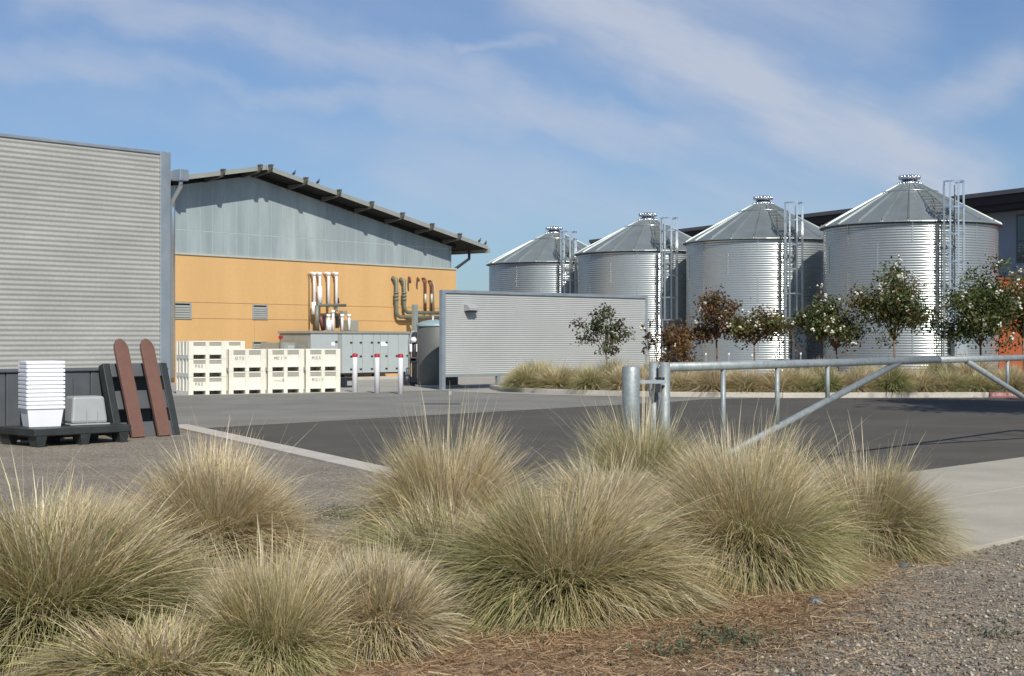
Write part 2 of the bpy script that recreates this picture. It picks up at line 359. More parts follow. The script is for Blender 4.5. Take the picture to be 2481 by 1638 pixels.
# ------------------------------------------------------------------ ground, roads, kerbs
sheet('ground', [(-1500, -300), (1500, -300), (1500, 3500), (-1500, 3500)], 0, 'ground')
band = [G(455, 1032), (-1.6, 18.45)]
apL, apR = (4.93, 17.8), (7.10, 20.05)
seam = [G(470, 1040), G(1040, 1007), G(1620, 975), G(1705, 968)]
kerb_line = [(-.75, 48.6), (-.35, 46.4), (.35, 45.0), (1.98, 43.4), (4.3, 41.9), (7.7, 41.1), (14.7, 41.5), (22, 42.6), (34, 45.5)]
far_ap = (apL[0] + .694 * 30, apL[1] + .72 * 30)
asph = [seam[0], band[1], (-.6, 16.6), (.4, 15.6), (2.4, 15.3), (4.9, 17.77), far_ap, (34, 45.5), (22, 42.6), (14.7, 41.5), (7.7, 41.1), seam[3], seam[2], seam[1]]
sheet('asphalt_road', asph, .004, 'asphalt')
old = [seam[0], seam[1], seam[2], seam[3], (7.7, 41.1), (4.3, 41.9), (1.98, 43.4), (.35, 45.0), (-.35, 46.4), (-.75, 48.6), (-2.4, 47.0), G(833, 953), (-9.7, 42.6), (-30, 30), (-30, 24), (-9, 26.5)]
sheet('old_asphalt_road', old, .008, 'asphalt_old')
sheet('concrete_pad', [(-9.7, 42.6), G(833, 953), (-2.4, 47.0), (-.75, 48.6), (14, 66), (2, 90), (-40, 90), (-40, 30)], .012, 'pad')
gut = []
for x, y in kerb_line[2:6]: gut.append((x, y - .02))
sheet('concrete_gutter', [(-2.2, 46.2), (-.5, 44.4), (1.3, 42.9), (3.9, 41.35), (7.6, 40.75), (7.7, 41.08), (4.3, 41.85), (1.95, 43.35), (.3, 44.95), (-.4, 46.3), (-.8, 48.4)], .016, 'pad')
# flush concrete edging along the gravel, laid in lengths
edge = struct(bpy.data.objects.new('kerb_edging', None)); COL.objects.link(edge)
a0 = Vector(band[0] + (0,)); d0 = (Vector(band[1] + (0,)) - a0).normalized(); n0 = Vector((d0.y, -d0.x, 0)) * .40
q = 0.0
while q < 11.3:
    e = min(q + 1.85, 11.4); p0, p1 = a0 + d0 * q, a0 + d0 * (e - .012)
    MB().slab([(p0.x, p0.y), (p1.x, p1.y), ((p1 + n0).x, (p1 + n0).y), ((p0 + n0).x, (p0 + n0).y)], -.02, .035).build('kerb_stone', 'curb', edge, bevel=.006)
    q = e
# concrete apron in front of the gate, two rows of slabs with joints
apron = struct(bpy.data.objects.new('concrete_apron', None)); COL.objects.link(apron)
ax = Vector((.694, .72, 0)); an = Vector((.72, -.694, 0)); ao = Vector((4.93, 17.8, 0)) - ax * 6.5
wid = abs((Vector((G(2369, 1333.7)) + (0,)) - Vector((4.93, 17.8, 0))).dot(an))
for i in range(10):
    for j in range(2):
        s0, s1 = i * 3.0, i * 3.0 + 2.985; t0, t1 = j * wid / 2, (j + 1) * wid / 2 - .015
        if i == 0 and j == 1: s0 = .6
        pts = [ao + ax * s0 + an * t0, ao + ax * s1 + an * t0, ao + ax * s1 + an * t1, ao + ax * s0 + an * t1]
        MB().slab([(p.x, p.y) for p in pts], -.05, .03).build('paving_slab', 'apron', apron, bevel=.006)
# raised kerb of the planting strip, lengths of kerb; the red one is lettered
kerb = struct(bpy.data.objects.new('kerb', None)); COL.objects.link(kerb)
def kerb_piece(p, q, mat, label=None):
    p, q = Vector(p + (0,)), Vector(q + (0,)); d = (q - p).normalized(); n = Vector((-d.y, d.x, 0)) * .17
    q = q - d * .015
    o = MB().slab([(p.x, p.y), (q.x, q.y), ((q + n).x, (q + n).y), ((p + n).x, (p + n).y)], -.02, .15).build('kerb_stone', mat, kerb, bevel=.012)
    if label: o['label'] = label
    return o
def split_piece(p, q, L=3.0):
    P, Q = Vector(p), Vector(q); n = max(1, round((Q - P).length / L)); return [(tuple(P.lerp(Q, i / n)), tuple(P.lerp(Q, (i + 1) / n))) for i in range(n)]
red0 = (7.7 + (14.7 - 7.7) * .857, 41.1 + .4 * .857)
for p, q in zip(kerb_line[:5], kerb_line[1:6]):
    for a, b in split_piece(p, q): kerb_piece(a, b, 'curb')
for a, b in split_piece((7.7, 41.1), red0): kerb_piece(a, b, 'curb')
for a, b in split_piece(red0, (14.7, 41.5), 1.1): kerb_piece(a, b, 'curb_red', 'kerb length painted faded red')
for i, (a, b) in enumerate(split_piece((14.7, 41.5), (22, 42.6)) + split_piece((22, 42.6), (34, 45.5))): kerb_piece(a, b, 'curb_red' if i < 3 else 'curb')
def lettering(text, p, ang, size, sx, parent, mat, name='lettering', z=.045):
    cu = bpy.data.curves.new(name, 'FONT'); cu.body = text; cu.size = size; cu.extrude = .001; cu.materials.append(M[mat])
    o = bpy.data.objects.new(name, cu); COL.objects.link(o); o.location = (p[0], p[1], z); o.rotation_euler = (R_(90), 0, ang); o.scale = (sx, 1, 1)
    me = bpy.data.meshes.new_from_object(o); me.name = name; bpy.data.objects.remove(o); bpy.data.curves.remove(cu)
    me.materials.clear(); me.materials.append(M[mat])
    o = bpy.data.objects.new(name, me); COL.objects.link(o); o.location = (p[0], p[1], z); o.rotation_euler = (R_(90), 0, ang); o.scale = (sx, 1, 1)
    if parent: o.parent = parent
    return o
ka = math.atan2(.4, 7.0)
lettering('NO PARKING', (red0[0] + .06, red0[1] - .004), ka, .115, .60, kerb, 'curb_letter')
lettering('FIRE LANE', (red0[0] + .56, red0[1] + .026), ka, .115, .66, kerb, 'curb_letter')
MB().slab([(-.58, 48.6), (-.18, 46.5), (.5, 45.15), (2.1, 43.55), (4.38, 42.07), (7.7, 41.27), (14.69, 41.67), (21.97, 42.77), (34, 45.7), (34, 53), (20, 52), (3, 55), (-.4, 50.5)], -.02, .13).build('planting_bed', 'soil')['kind'] = 'structure'

# ------------------------------------------------------------------ left corrugated wall
U = (.669, .743); WA = math.atan2(U[1], U[0])
t = thing('corrugated_wall', 'tall grey horizontally corrugated metal wall at the left, ending in a flat blue-grey corner flashing', 'wall', (-7.97, 32.8, 0), WA)
corrugated(-9.5, -.042, .05, 5.86, .106, .0085).build('corrugated_sheet', 'corr_wall', t, smooth=True)
MB().box(-9.5, 0, .03, .16, .0, 5.82).build('backing', 'mount', t)
MB().box(-9.5, -.042, -.03, .17, 5.862, 5.93).build('top_flashing', 'galv_dull', t, bevel=.008)
MB().box(-.04, .235, -.045, .2, 0, 5.935).build('corner_flashing', 'galv_dull', t, bevel=.01)

# ------------------------------------------------------------------ orange gabled building
UB = (.639, .769); BA = math.atan2(UB[1], UB[0]); BO = Vector((-2.65, 68.4, 0)); UV = Vector((UB[0], UB[1], 0)); NV = Vector((UB[1], -UB[0], 0))
def bs(px, off=0.0):               # local x on the wall plane (off metres in front) seen at photo column px
    r = (px - CX) / F; o = BO + NV * off
    return (r * o.y - o.x) / (UV.x - r * UV.y)
def bz(px, py, off=0.0):
    s = bs(px, off); p = BO + UV * s + NV * off
    return EYE - (py - HY) * p.y / F
bld = thing('winery_building', 'orange stucco industrial building with translucent gable and grey overhanging low-pitched roof', 'building', BO, BA)
xl, xr, zs = -16.32, 0.0, 5.02
ridge = -12.5
def roofz(x): return 8.33 - .186 * abs(x - ridge)
# stucco wall in courses with recessed joints
z1, z2 = bz(650, 737), bz(650, 774)
for (a, b) in ((-.1, z2 - .008), (z2 + .008, z1 - .008), (z1 + .008, zs - .05)):
    for (c, d) in (((xl, bs(617) - .006), (bs(617) + .006, xr)) if b < z1 else ((xl, xr),)):
        MB().box(c, d, 0, .3, a, b).build('wall_panel', 'stucco', bld)
MB().box(xl + .05, xr - .05, .03, 12, 0, zs - .08).build('core', 'stucco', bld)
MB().box(xl - .02, xr + .03, -.05, .28, zs - .047, zs + .03).build('sill_flashing', 'sill', bld, bevel=.006)
# translucent gable: panes side by side, upper and lower row, rail between
gx0, gx1 = xl + .1, -.43
cols = np.linspace(gx0, gx1, 27)
zr = 5.95
for a, b in zip(cols[:-1], cols[1:]):
    pm = 'poly_painted_light' if -10.9 < a < -8.6 else 'poly'  # paler base colour on this group paints in daylight shining through the panes
    m_ = (a + b) / 2; tops = [roofz(a + .012), roofz(b - .012)]
    if a < ridge < b: pts = [(a + .012, tops[0]), (ridge, roofz(ridge)), (b - .012, tops[1])]
    else: pts = [(a + .012, tops[0]), (b - .012, tops[1])]
    lo = zs + .04
    if min(tops) > zr + .1:
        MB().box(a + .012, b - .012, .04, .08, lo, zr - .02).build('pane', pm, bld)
        lo = zr + .02
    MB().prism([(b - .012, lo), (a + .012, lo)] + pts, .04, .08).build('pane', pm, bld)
fr = MB()
for c in cols: fr.box(c - .012, c + .012, .045, .09, zs + .03, roofz(c))
fr.box(gx0, gx1, .045, .09, zr - .02, zr + .02)
stuff(fr.build('joint_strip', 'poly_frame', bld))
fb = MB()
for c in cols[1:-1]: fb.tube([(c, .03, zr), (c, .045, zr)], .03, 8)
stuff(fb.build('fastener', 'sill', bld))
MB().prism([(gx1 - .05, zs), (gx0, zs), (gx0, roofz(gx0)), (ridge, roofz(ridge)), (gx1 - .05, roofz(gx1))], .10, 12).build('gable_core', 'poly', bld)
MB().box(gx1 + .002, gx1 + .10, .0, .2, zs + .03, roofz(gx1)).build('corner_trim', 'galv_dull', bld)
# roof: two slopes with fascia, soffit, purlin brackets
ov = .95; rl, rr = -16.44, 1.2
def slope_slab(mb, xa, xb, lo, hi, y0, y1):
    mb.prism([(xb, roofz(xb) + lo), (xa, roofz(xa) + lo), (xa, roofz(xa) + hi), (xb, roofz(xb) + hi)], y0, y1)
r1 = MB(); slope_slab(r1, ridge, rr, .20, .30, -ov, 14); r1.build('roof_slope', 'roof_metal', bld)
r1 = MB(); slope_slab(r1, rl, ridge - .001, .20, .30, -ov, 14); r1.build('roof_slope', 'roof_metal', bld)
for xa, xb in ((ridge + .01, rr), (rl, ridge - .01)):
    f_ = MB(); slope_slab(f_, xa, xb, .18, .36, -ov - .03, -ov - .002); f_.build('fascia', 'roof_metal', bld)
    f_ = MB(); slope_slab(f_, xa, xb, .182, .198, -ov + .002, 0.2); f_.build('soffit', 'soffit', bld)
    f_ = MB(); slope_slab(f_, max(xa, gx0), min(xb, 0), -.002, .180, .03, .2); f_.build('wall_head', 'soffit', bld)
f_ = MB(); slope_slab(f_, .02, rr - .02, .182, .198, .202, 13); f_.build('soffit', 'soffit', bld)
for px in (535, 625, 650.8, 735.7, 816.7, 895.7, 969.8, 1041.8, 1108.6):
    x = bs(px, ov); z = roofz(x)
    p = MB()
    p.prism_x([(-ov - .24, z + .36), (-ov - .24, z + .26), (-ov - .1, z + .12), (0, z - .04), (0, z + .17), (-ov - .035, z + .17), (-ov - .035, z + .36)], x - .04, x + .04)
    p.box(x - .06, x + .06, -ov - .25, -ov - .04, z + .362, z + .42)
    p.build('purlin_bracket', 'steel_dark', bld)
# gutter box, eave gutter and downspout at the low left eave; gutter and outlet on the right
MB().box(-16.83, -16.42, -ov - .12, -ov + .35, 7.72, 8.14).build('gutter_box', 'galv_dull', bld, bevel=.02)
MB().box(-16.8, rl - .02, -ov + .352, 13, 7.78, 8.10).build('gutter', 'roof_metal', bld)
zt = roofz(rl)
MB().tube([(-16.62, -ov + .1, 7.8), (-16.62, -ov + .12, 7.52), (-16.44, -.12, 7.05), (-16.44, -.12, 6.7), (-16.44, -.12, .2)], .085, 10).build('downspout', 'silo_trim', bld, smooth=True)
MB().box(rr - .02, rr + .16, -ov - .02, 13, roofz(rr) + .02, roofz(rr) + .24).build('gutter', 'roof_metal', bld)
MB().tube([(.6, -.3, roofz(.6) + .08), (.6, -.3, roofz(.6) - .38), (.05, .25, roofz(.6) - .95), (-.25, .55, roofz(.6) - 1.25)], .07, 8).build('downspout', 'black_metal', bld)
# louvred vents
for (xa, xb, ya, yb) in ((421, 463.5, 733, 773), (611, 648, 738, 774), (611, 648, 827, 850)):
    X0, X1 = bs(xa), bs(xb); Z1, Z0 = bz((xa + xb) / 2, ya), bz((xa + xb) / 2, yb)
    if ya > 800: Z0 = Z1 - .62
    if xa < 430: X0 -= .5
    v = MB()
    v.box(X0, X0 + .05, -.04, .0, Z0, Z1).box(X1 - .08, X1, -.04, .0, Z0, Z1).box(X0 + .051, X1 - .081, -.04, 0, Z0, Z0 + .05).box(X0 + .051, X1 - .081, -.04, 0, Z1 - .04, Z1)
    vo = v.build('louver_vent', 'louver', bld)
    MB().box(X0 + .05, X1 - .08, -.006, -.002, Z0 + .05, Z1 - .04).build('vent_back', 'mount', vo)
    nsl = 5
    for i in range(nsl):
        z = Z0 + .07 + (Z1 - Z0 - .16) * i / nsl
        MB().prism_x([(-.035, z), (-.03, z), (-.008, z + .075), (-.013, z + .08)], X0 + .055, X1 - .085).build('slat', 'louver', vo)

# roof birds
def bird(px, py, face, label):
    s = bs(px, ov); p = BO + UV * s + NV * (ov)
    z = roofz(s) + .36
    t = thing('bird', label, 'bird', (p.x, p.y, z), face, 'birds perched on the roof edge')
    MB().lathe([(.001, 0), (.035, .02), (.055, .07), (.05, .12), (.03, .16), (.001, .18)], 10).build('body', 'bird', t, smooth=True).rotation_euler = (0, R_(38), 0)
    h = MB().lathe([(.001, -.03), (.024, -.015), (.028, 0), (.02, .018), (.001, .028)], 8).build('head', 'bird', t, smooth=True); h.location = (.115, 0, .175)
    MB().add([(.14, -.008, .175), (.14, .008, .175), (.14, 0, .188), (.175, 0, .172)], [(0, 1, 2), (0, 3, 1), (1, 3, 2), (2, 3, 0)]).build('beak', 'steel_dark', t)
    MB().prism([(-.14, -.03), (.02, .03), (.03, .05), (-.13, -.005)], -.02, .02).build('tail', 'bird', t)
    MB().tube([(.02, .015, 0), (.03, .012, .06)], .004, 5).tube([(.02, -.015, 0), (.03, -.012, .06)], .004, 5).build('legs', 'steel_dark', t)
bird(709, 415, R_(25), 'small dark bird on the roof edge, nearest the ridge')
bird(767, 437, R_(10), 'small dark bird on the roof edge, second down from the ridge')
bird(1159, 582, R_(20), 'small dark bird by the low end of the roof, upper of that pair')
bird(1175, 588, R_(60), 'small dark bird at the very tip of the low end of the roof')

# wall pipework, group over the cabinet
def bl(px, py, off): return (bs(px, off), -off, bz(px, py, off))
pw = thing('white_pipework', 'white jacketed vertical pipes and fittings on the orange wall above the grey cabinet', 'pipes', BO, BA)
def bpipe(pts, r, mat, parent, name='pipe', off=.3, elbow=True):
    P = [Vector(bl(x, y, off)) for x, y in pts]
    if elbow:
        P = [P[0] + Vector((0, off - .01, .02)), P[0] + Vector((0, .10, .02)), P[0] + Vector((0, .03, -.02)), P[0] + Vector((0, 0, -.1))] + P[1:]
    return MB().tube(P, r, 10).build(name, mat, parent, smooth=True)
for px, yb in ((761.5, 739), (775, 739), (796, 745), (815, 752)):
    bpipe([(px, 663), (px, yb)], .065, 'white_pipe', pw)
    MB().tube([bl(px, 660, .3), bl(px, 667, .3)], .095, 12).build('elbow_cover', 'white_pipe', pw, smooth=True)
MB().tube([bl(775, 694, .32), bl(775, 735, .32)], .105, 12).build('insulated_sleeve', 'white_pipe', pw, smooth=True)
MB().tube([bl(760.5, 732, .34), bl(760.5, 762, .34)], .10, 12).build('insulated_sleeve', 'white_pipe', pw, smooth=True)
bpipe([(749.5, 666), (749.5, 797)], .022, 'green_pipe', pw, 'conduit', .1)
MB().tube([bl(770, 737, .42), bl(776, 740, .42), bl(800, 739.5, .42), bl(837, 740, .42)], .065, 10).build('manifold', 'green_pipe', pw, smooth=True)
MB().tube([bl(768, 740, .5), bl(768, 800, .5)], .10, 10).build('riser', 'green_pipe', pw, smooth=True)
MB().tube([bl(776, 766, .6), bl(784, 800, .6)], .10, 10).build('brown_pipe', 'red_pipe', pw, smooth=True)
for px, yt in ((796, 762), (807, 752), (829, 762), (846, 762)):
    MB().tube([bl(px, yt, .8), bl(px, 801, .8)], .06, 10).tube([bl(px, yt - 1, .8), bl(px, yt + 6, .8)], .09, 10).build('short_pipe', 'white_pipe', pw, smooth=True)
MB().tube([bl(797, 775, .8), bl(797, 801, .8)], .13, 10).build('flange', 'white_pipe', pw, smooth=True)
a, b = bl(834, 799, .5), bl(859, 776, .5)
MB().box(a[0], b[0], -.75, -.35, a[2] - .05, b[2]).build('grey_box', 'cabinet_dark', pw, bevel=.02)
a, b = bl(828, 762, .5), bl(838, 753, .5)
MB().box(a[0], b[0], -.6, -.3, a[2], b[2]).build('valve_actuator', 'cabinet_dark', pw, bevel=.02)
MB().tube([bl(818, 722, .3), bl(820, 735, .3)], .05, 8).build('valve_wheel', 'black_metal', pw)
for px in (786, 818): MB().box(bs(px, .7) - .05, bs(px, .7) + .05, -.75, -.6, bz(px, 795, .7), bz(px, 765, .7)).build('valve_body', 'black_metal', pw, bevel=.015)

gw = thing('green_pipework', 'grey-green pipes bending down the orange wall beside the corrugated screen', 'pipes', BO, BA)
for (px, yt, yh, r) in ((960.5, 672, 768, .085), (979.5, 675, 757, .085)):
    P = [Vector(bl(px - 3, yt, .25))] + [Vector(bl(px, yt + 6, .25))] + [Vector(bl(px + .5, yh - 12, .25)), Vector(bl(px + 3, yh - 4, .25)), Vector(bl(px + 9, yh, .25)), Vector(bl(1100, yh + 2, .25))]
    P[0] += Vector((0, .2, 0))
    MB().tube(P, r, 12).build('pipe', 'green_pipe', gw, smooth=True)
    for yy in (708, 716, 724): MB().tube([bl(px, yy, .25), bl(px, yy + 3, .25)], .12, 12).build('coupling', 'green_pipe', gw, smooth=True)
for px, yt, yb in ((993, 672, 686), (1014, 674, 682)):
    MB().tube([Vector(bl(px - 2, yt, .05)), Vector(bl(px, yt + 2, .3)), Vector(bl(px + 1, yb, .32))], .05, 8).build('pipe_stub', 'red_pipe', gw, smooth=True)
for px, yt in ((1031, 676), (1046, 682)):
    bpipe([(px, yt), (px, 755)], .05, 'red_pipe', gw, 'dark_pipe', .22)
    MB().tube([bl(px, 712, .22), bl(px, 735, .22)], .056, 8).build('pipe_wrap', 'sill', gw, smooth=True)
bpipe([(1052, 686), (1052, 755)], .02, 'sill', gw, 'conduit', .12)
p = BO + UV * bs(1005, 1.0) + NV * 1.0
t = tag(MB().box(-.1, .1, -.1, .1, 0, bz(1005, 738, 1.0)).build('steel_post', 'screen_frame', None, bevel=.01), 'square grey steel post in front of the green pipes', 'post')
t.location = p; t.rotation_euler = (0, 0, BA)

# ------------------------------------------------------------------ grey equipment cabinet
cb = thing('equipment_cabinet', 'long pale grey metal equipment cabinet with many latched doors behind the bollards', 'cabinet', (-8.04, 57.7, 0), BA)
CLn, CD, CH = 5.65, 1.9, 2.02
MB().box(0.02, CLn - .02, .03, CD, .26, CH - .05).build('casing', 'cabinet_dark', cb)
def cs(px):
    r = (px - CX) / F; return (r * 57.7 + 8.04) / (UB[0] - r * UB[1])
edges = [cs(752.8), cs(819), cs(828), cs(855), cs(878), cs(905), cs(921), cs(940), cs(965), CLn]
for i, (a, b) in enumerate(zip(edges[:-1], edges[1:])):
    d = MB().box(a + .012, b - .012, 0, .028, .30, CH - .10).build('door', 'louver' if i == 1 else 'cabinet', cb)
    if i != 1:
        for z in ((1.55, .62) if i in (0,) else (1.52, .95, .42)):
            if random.random() < .75: MB().box(b - .16, b - .05, -.03, -.001, z, z + .06).build('latch', 'black_metal', d)
MB().box(cs(774), cs(786), -.02, -.001, 1.16, 1.30).build('control_panel', 'black_metal', cb)
MB().box(cs(803), cs(811), -.012, -.001, 1.42, 1.56).build('notice', 'white_paint', cb)
MB().box(cs(923), cs(938), -.012, -.001, 1.40, 1.58).build('notice', 'white_paint', cb)
MB().box(-.04, CLn + .04, -.05, CD + .05, CH - .098, CH).build('roof_plate', 'cabinet_dark', cb, bevel=.01)
MB().box(0, CLn, .0, .06, .235, .298).build('bottom_rail', 'black_metal', cb)
for x in (.15, 1.9, 3.6, CLn - .3): MB().box(x, x + .16, .05, .2, 0, .234).build('foot', 'black_metal', cb)
MB().box(.3, CLn, -.15, .0, 0, .13).build('plinth', 'curb', cb)
# end face frame and opening
MB().box(-.02, .018, .1, 1.8, .3, CH - .35).build('end_door', 'cabinet_dark', cb)
MB().box(-.03, -.021, .35, 1.35, .5, CH - .55).build('inspection_hatch', 'louver', cb)
MB().box(-1.15, -.35, .5, 1.7, 0, 1.55).build('side_unit', 'cabinet_dark', cb, bevel=.02)
MB().tube([(-1.2, .45, 0), (-1.2, .45, 1.75)], .035, 8).build('side_pipe', 'green_pipe', cb)
MB().box(-1.25, -1.12, .38, .5, 1.70, 1.82).build('red_valve', 'red_paint', cb)
MB().box(-1.0, -.7, .2, .49, 0, 1.45).build('side_panel', 'cabinet', cb, bevel=.01)

# black meter box on the ground behind the bins
t = thing('meter_box', 'small dark meter box low beside the last cream bin stack', 'box', W(842, 921, 50).xy.to_3d(), BA)
MB().box(-.2, .2, -.1, .15, 0, .36).build('body', 'black_metal', t, bevel=.02)
MB().box(-.12, .1, -.12, -.101, .08, .24).build('dial', 'grey_plastic', t)

# dark tank behind the screen
tx, ty = -2.62, 50.9
tk = thing('storage_tank', 'dark grey round vertical tank with pale blue domed head, partly behind the screen', 'tank', (tx, ty, 0))
MB().lathe([(.70, .08), (.72, .12), (.72, 2.10), (.70, 2.13)], 40).build('shell', 'tank', tk, smooth=True)
MB().lathe([(.755, 2.132), (.76, 2.19), (.72, 2.23), (.55, 2.31), (.3, 2.36), (.001, 2.38)], 40).build('domed_head', 'tank_top', tk, smooth=True)
for k in range(5):
    aa = R_(200 + k * 40); MB().tube([(.3 * math.cos(aa), .3 * math.sin(aa), 2.33), (.3 * math.cos(aa), .3 * math.sin(aa), 2.46 + .03 * (k % 2))], .03, 8).build('nozzle', 'white_pipe' if k % 2 else 'red_pipe', tk)
MB().lathe([(.001, .0), (.80, 0), (.80, .08), (.001, .08)], 30).build('plinth', 'curb', tk)
# valve cluster
vc = thing('pump_station', 'black pipes, valves and pressure gauges between grey cabinet and dark tank', 'pump', (W(1003, 916, 55).x, 55, 0))
MB().tube([(.02, 0, 0), (.02, 0, 1.1), (.02, 0, 1.95)], .10, 10).build('riser', 'black_metal', vc, smooth=True)
MB().tube([(-.18, 0, 0), (-.18, 0, 1.6), (-.1, 0, 1.9), (.02, 0, 2.0)], .05, 8).build('pipe', 'screen_frame', vc, smooth=True)
MB().tube([(.2, 0, 0), (.2, 0, 1.5)], .04, 8).build('pipe', 'screen_frame', vc, smooth=True)
MB().tube([(0, -.16, 1.66), (0, -.20, 1.66)], .11, 14).build('gauge', 'white_paint', vc, smooth=True)
MB().box(-.16, -.06, -.16, -.06, 1.2, 1.5).build('regulator', 'white_pipe', vc, bevel=.02)
MB().box(.09, .17, -.16, -.06, 1.2, 1.5).build('regulator', 'white_pipe', vc, bevel=.02)
MB().box(-.14, .16, -.14, .1, .78, 1.0).build('valve_body', 'black_metal', vc, bevel=.03)
MB().box(-.1, .08, -.14, -.10, .86, .95).build('valve_cap', 'silo_trim', vc)
pm_ = thing('floor_pump', 'small dark floor pump just behind the last bollard', 'pump', (W(985, 921, 52).x, 52, 0))
MB().lathe([(.16, .05), (.19, .1), (.19, .32), (.12, .40), (.001, .42)], 16).build('motor', 'black_metal', pm_, smooth=True)
MB().box(-.05, .5, -.15, .2, 0, .10).build('base_frame', 'black_metal', pm_)
MB().box(.1, .45, -.12, .15, .101, .28).build('housing', 'steel_dark', pm_, bevel=.04)
MB().tube([(0, -.02, .40), (0, -.02, .62), (.1, 0, .66)], .04, 8).build('outlet', 'silo_trim', pm_)

# ------------------------------------------------------------------ corrugated screen
SA = math.atan2(6.6, 7.36)
scr = thing('corrugated_screen', 'low pale grey corrugated metal screen raised on short posts in front of the silos', 'screen', (-2.32, 47.5, 0), SA)
SL = 9.89
corrugated(.13, SL - .13, .50, 3.20, .068, .009, y=-.02).build('corrugated_sheet', 'corr_screen', scr, smooth=True)
MB().box(.13, SL - .13, .0, .06, .5, 3.2).build('backing', 'screen_frame', scr)
MB().box(0, .129, -.06, .12, 0, 3.30).build('end_frame', 'galv_dull', scr, bevel=.008)
MB().box(SL - .129, SL, -.06, .12, 0, 3.30).build('end_frame', 'galv_dull', scr, bevel=.008)
MB().box(.13, SL - .13, -.07, .12, 3.202, 3.305).build('top_rail', 'galv_dull', scr, bevel=.008)
MB().box(.13, SL - .13, -.05, .1, .43, .498).build('bottom_rail', 'screen_frame', scr, bevel=.006)
for x in (2.42, 4.85, 7.3): MB().box(x, x + .12, -.04, .08, 0, .428).build('post', 'screen_frame', scr)
wl = thing('wall_light', 'small hooded wall light near the top left of the corrugated screen', 'light', (-2.32 + .744 * .95, 47.5 + .667 * .95, 2.62), SA)
MB().prism_x([(-.04, .0), (-.30, .02), (-.30, .10), (-.20, .19), (-.04, .22)], 0, .42).build('hood', 'grey_plastic', wl)
MB().box(.05, .37, -.27, -.06, -.05, -.001).build('lens', 'black_metal', wl)

# drain slot in the pavement
t = tag(MB().box(-.5, .5, -.18, .18, 0, .014).build('drain_grate', 'black_metal'), 'narrow dark drain grate in the pale paving before the screen', 'drain')
gx, gy = G(1068, 980); t.location = (gx, gy, .006)
t = tag(MB().tube([(0, 0, 0), (0, 0, .12)], .06, 8).build('cleanout_pipe', 'grey_plastic'), 'short grey pipe stub in the concrete before the screen', 'pipe')
t.location = G(1090, 957) + (0,)

# ------------------------------------------------------------------ cream bins
def make_bin(h, label):
    t = thing('harvest_bin', label, 'bin', (0, 0, 0), 0, 'cream harvest bins stacked by the orange building')
    w, d = 1.18, 1.12; f = .235 * h if h < .6 else .185 * h
    b = MB()
    # hollow tub: floor and four walls
    b.box(0.03, w - .03, .03, d - .03, f, f + .04)
    b.box(.03, w - .03, .03, .06, f + .04, h).box(.03, w - .03, d - .06, d - .03, f + .04, h)
    b.box(.03, .06, .06, d - .06, f + .04, h).box(w - .06, w - .03, .06, d - .06, f + .04, h)
    b.build('tub', 'bin', t, bevel=.006)
    r = MB()
    for x0, x1 in ((0, .15), (.53, .65), (w - .15, w)):       # upright ribs and feet, front and back
        for y0, y1 in ((0, .029), (d - .029, d)):
            r.box(x0, x1, y0, y1, 0, h - .004)
        r.box(x0 + .002, x1 - .002, .03, d - .03, 0, f - .002)
    r.box(.16, w - .16, d * .5, d * .5 + .06, 0, f - .004)
    for y0, y1 in ((.20, .30), (.51, .61), (.82, .92)):
        for x0, x1 in ((-.0, .029), (w - .029, w)): r.box(x0, x1, y0, y1, f * .9, h - .004)
    r.build('rib', 'bin', t, bevel=.006)
    for x0, x1 in ((.151, .529), (.651, w - .151)):
        MB().box(x0, x1, .004, .029, f, f + .045).build('lower_rim', 'bin', t)
        MB().box(x0, x1, .004, .029, h - .035, h - .004).build('rim', 'bin', t)
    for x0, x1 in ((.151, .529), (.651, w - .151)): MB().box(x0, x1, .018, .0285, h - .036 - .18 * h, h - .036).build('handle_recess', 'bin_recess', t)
    return t
BD = Vector((4.36, 2.70, 0)).normalized(); BIA = math.atan2(BD.y, BD.x); BN = Vector((-BD.y, BD.x, 0))
B0 = Vector((-9.66, 43.15, 0))
low = make_bin(.54, ''); tall = make_bin(.685, '')
def text_on(parent, s, x, z, size=.12):
    o = lettering(s, (x, -.003), 0, size, 1.0, parent, 'ink', 'stencil', z); return o
used = [False, False]
names = ['first', 'second', 'third', 'fourth']
def put_bin(kind, i, k, off, label, text=None, dx=0):
    src = (low, tall)[kind]; h = (.54, .685)[kind]
    loc = B0 + BD * (i * 1.262 + dx) + BN * off + Vector((0, 0, k * (h + .001)))
    o = dup(src, loc, BIA, label)
    if text: text_on(o, text, .2, h * .55)
    return o
lv = ['bottom', 'middle', 'top']
for k in range(3): put_bin(0, 0, k, 0, f'shallow cream bin, {lv[k]} of the three-high stack nearest the tall wall', 'P S 2' if k < 2 else None)
for k in range(2): put_bin(1, 1, k, 0, f'deep cream bin, {["lower", "upper"][k]} in the stack second from the tall wall', 'D T S' if k else None)
for k in range(2): put_bin(1, 2, k, 0, f'deep cream bin, {["lower", "upper"][k]} in the stack third from the tall wall', 'MC 1 16' if k else '\u2014\u2014 B')
for k in range(2): put_bin(1, 3, k, 0, f'deep cream bin, {["lower", "upper"][k]} in the end stack nearest the bollards', 'M C S' if k else 'M C 1 S')
for k in range(3): put_bin(0, 0.86, k, 1.25, f'shallow cream bin, {lv[k]} of the stack behind the second front stack', None)
for o in (low, tall):
    for c in list(o.children): bpy.data.objects.remove(c)
    bpy.data.objects.remove(o)

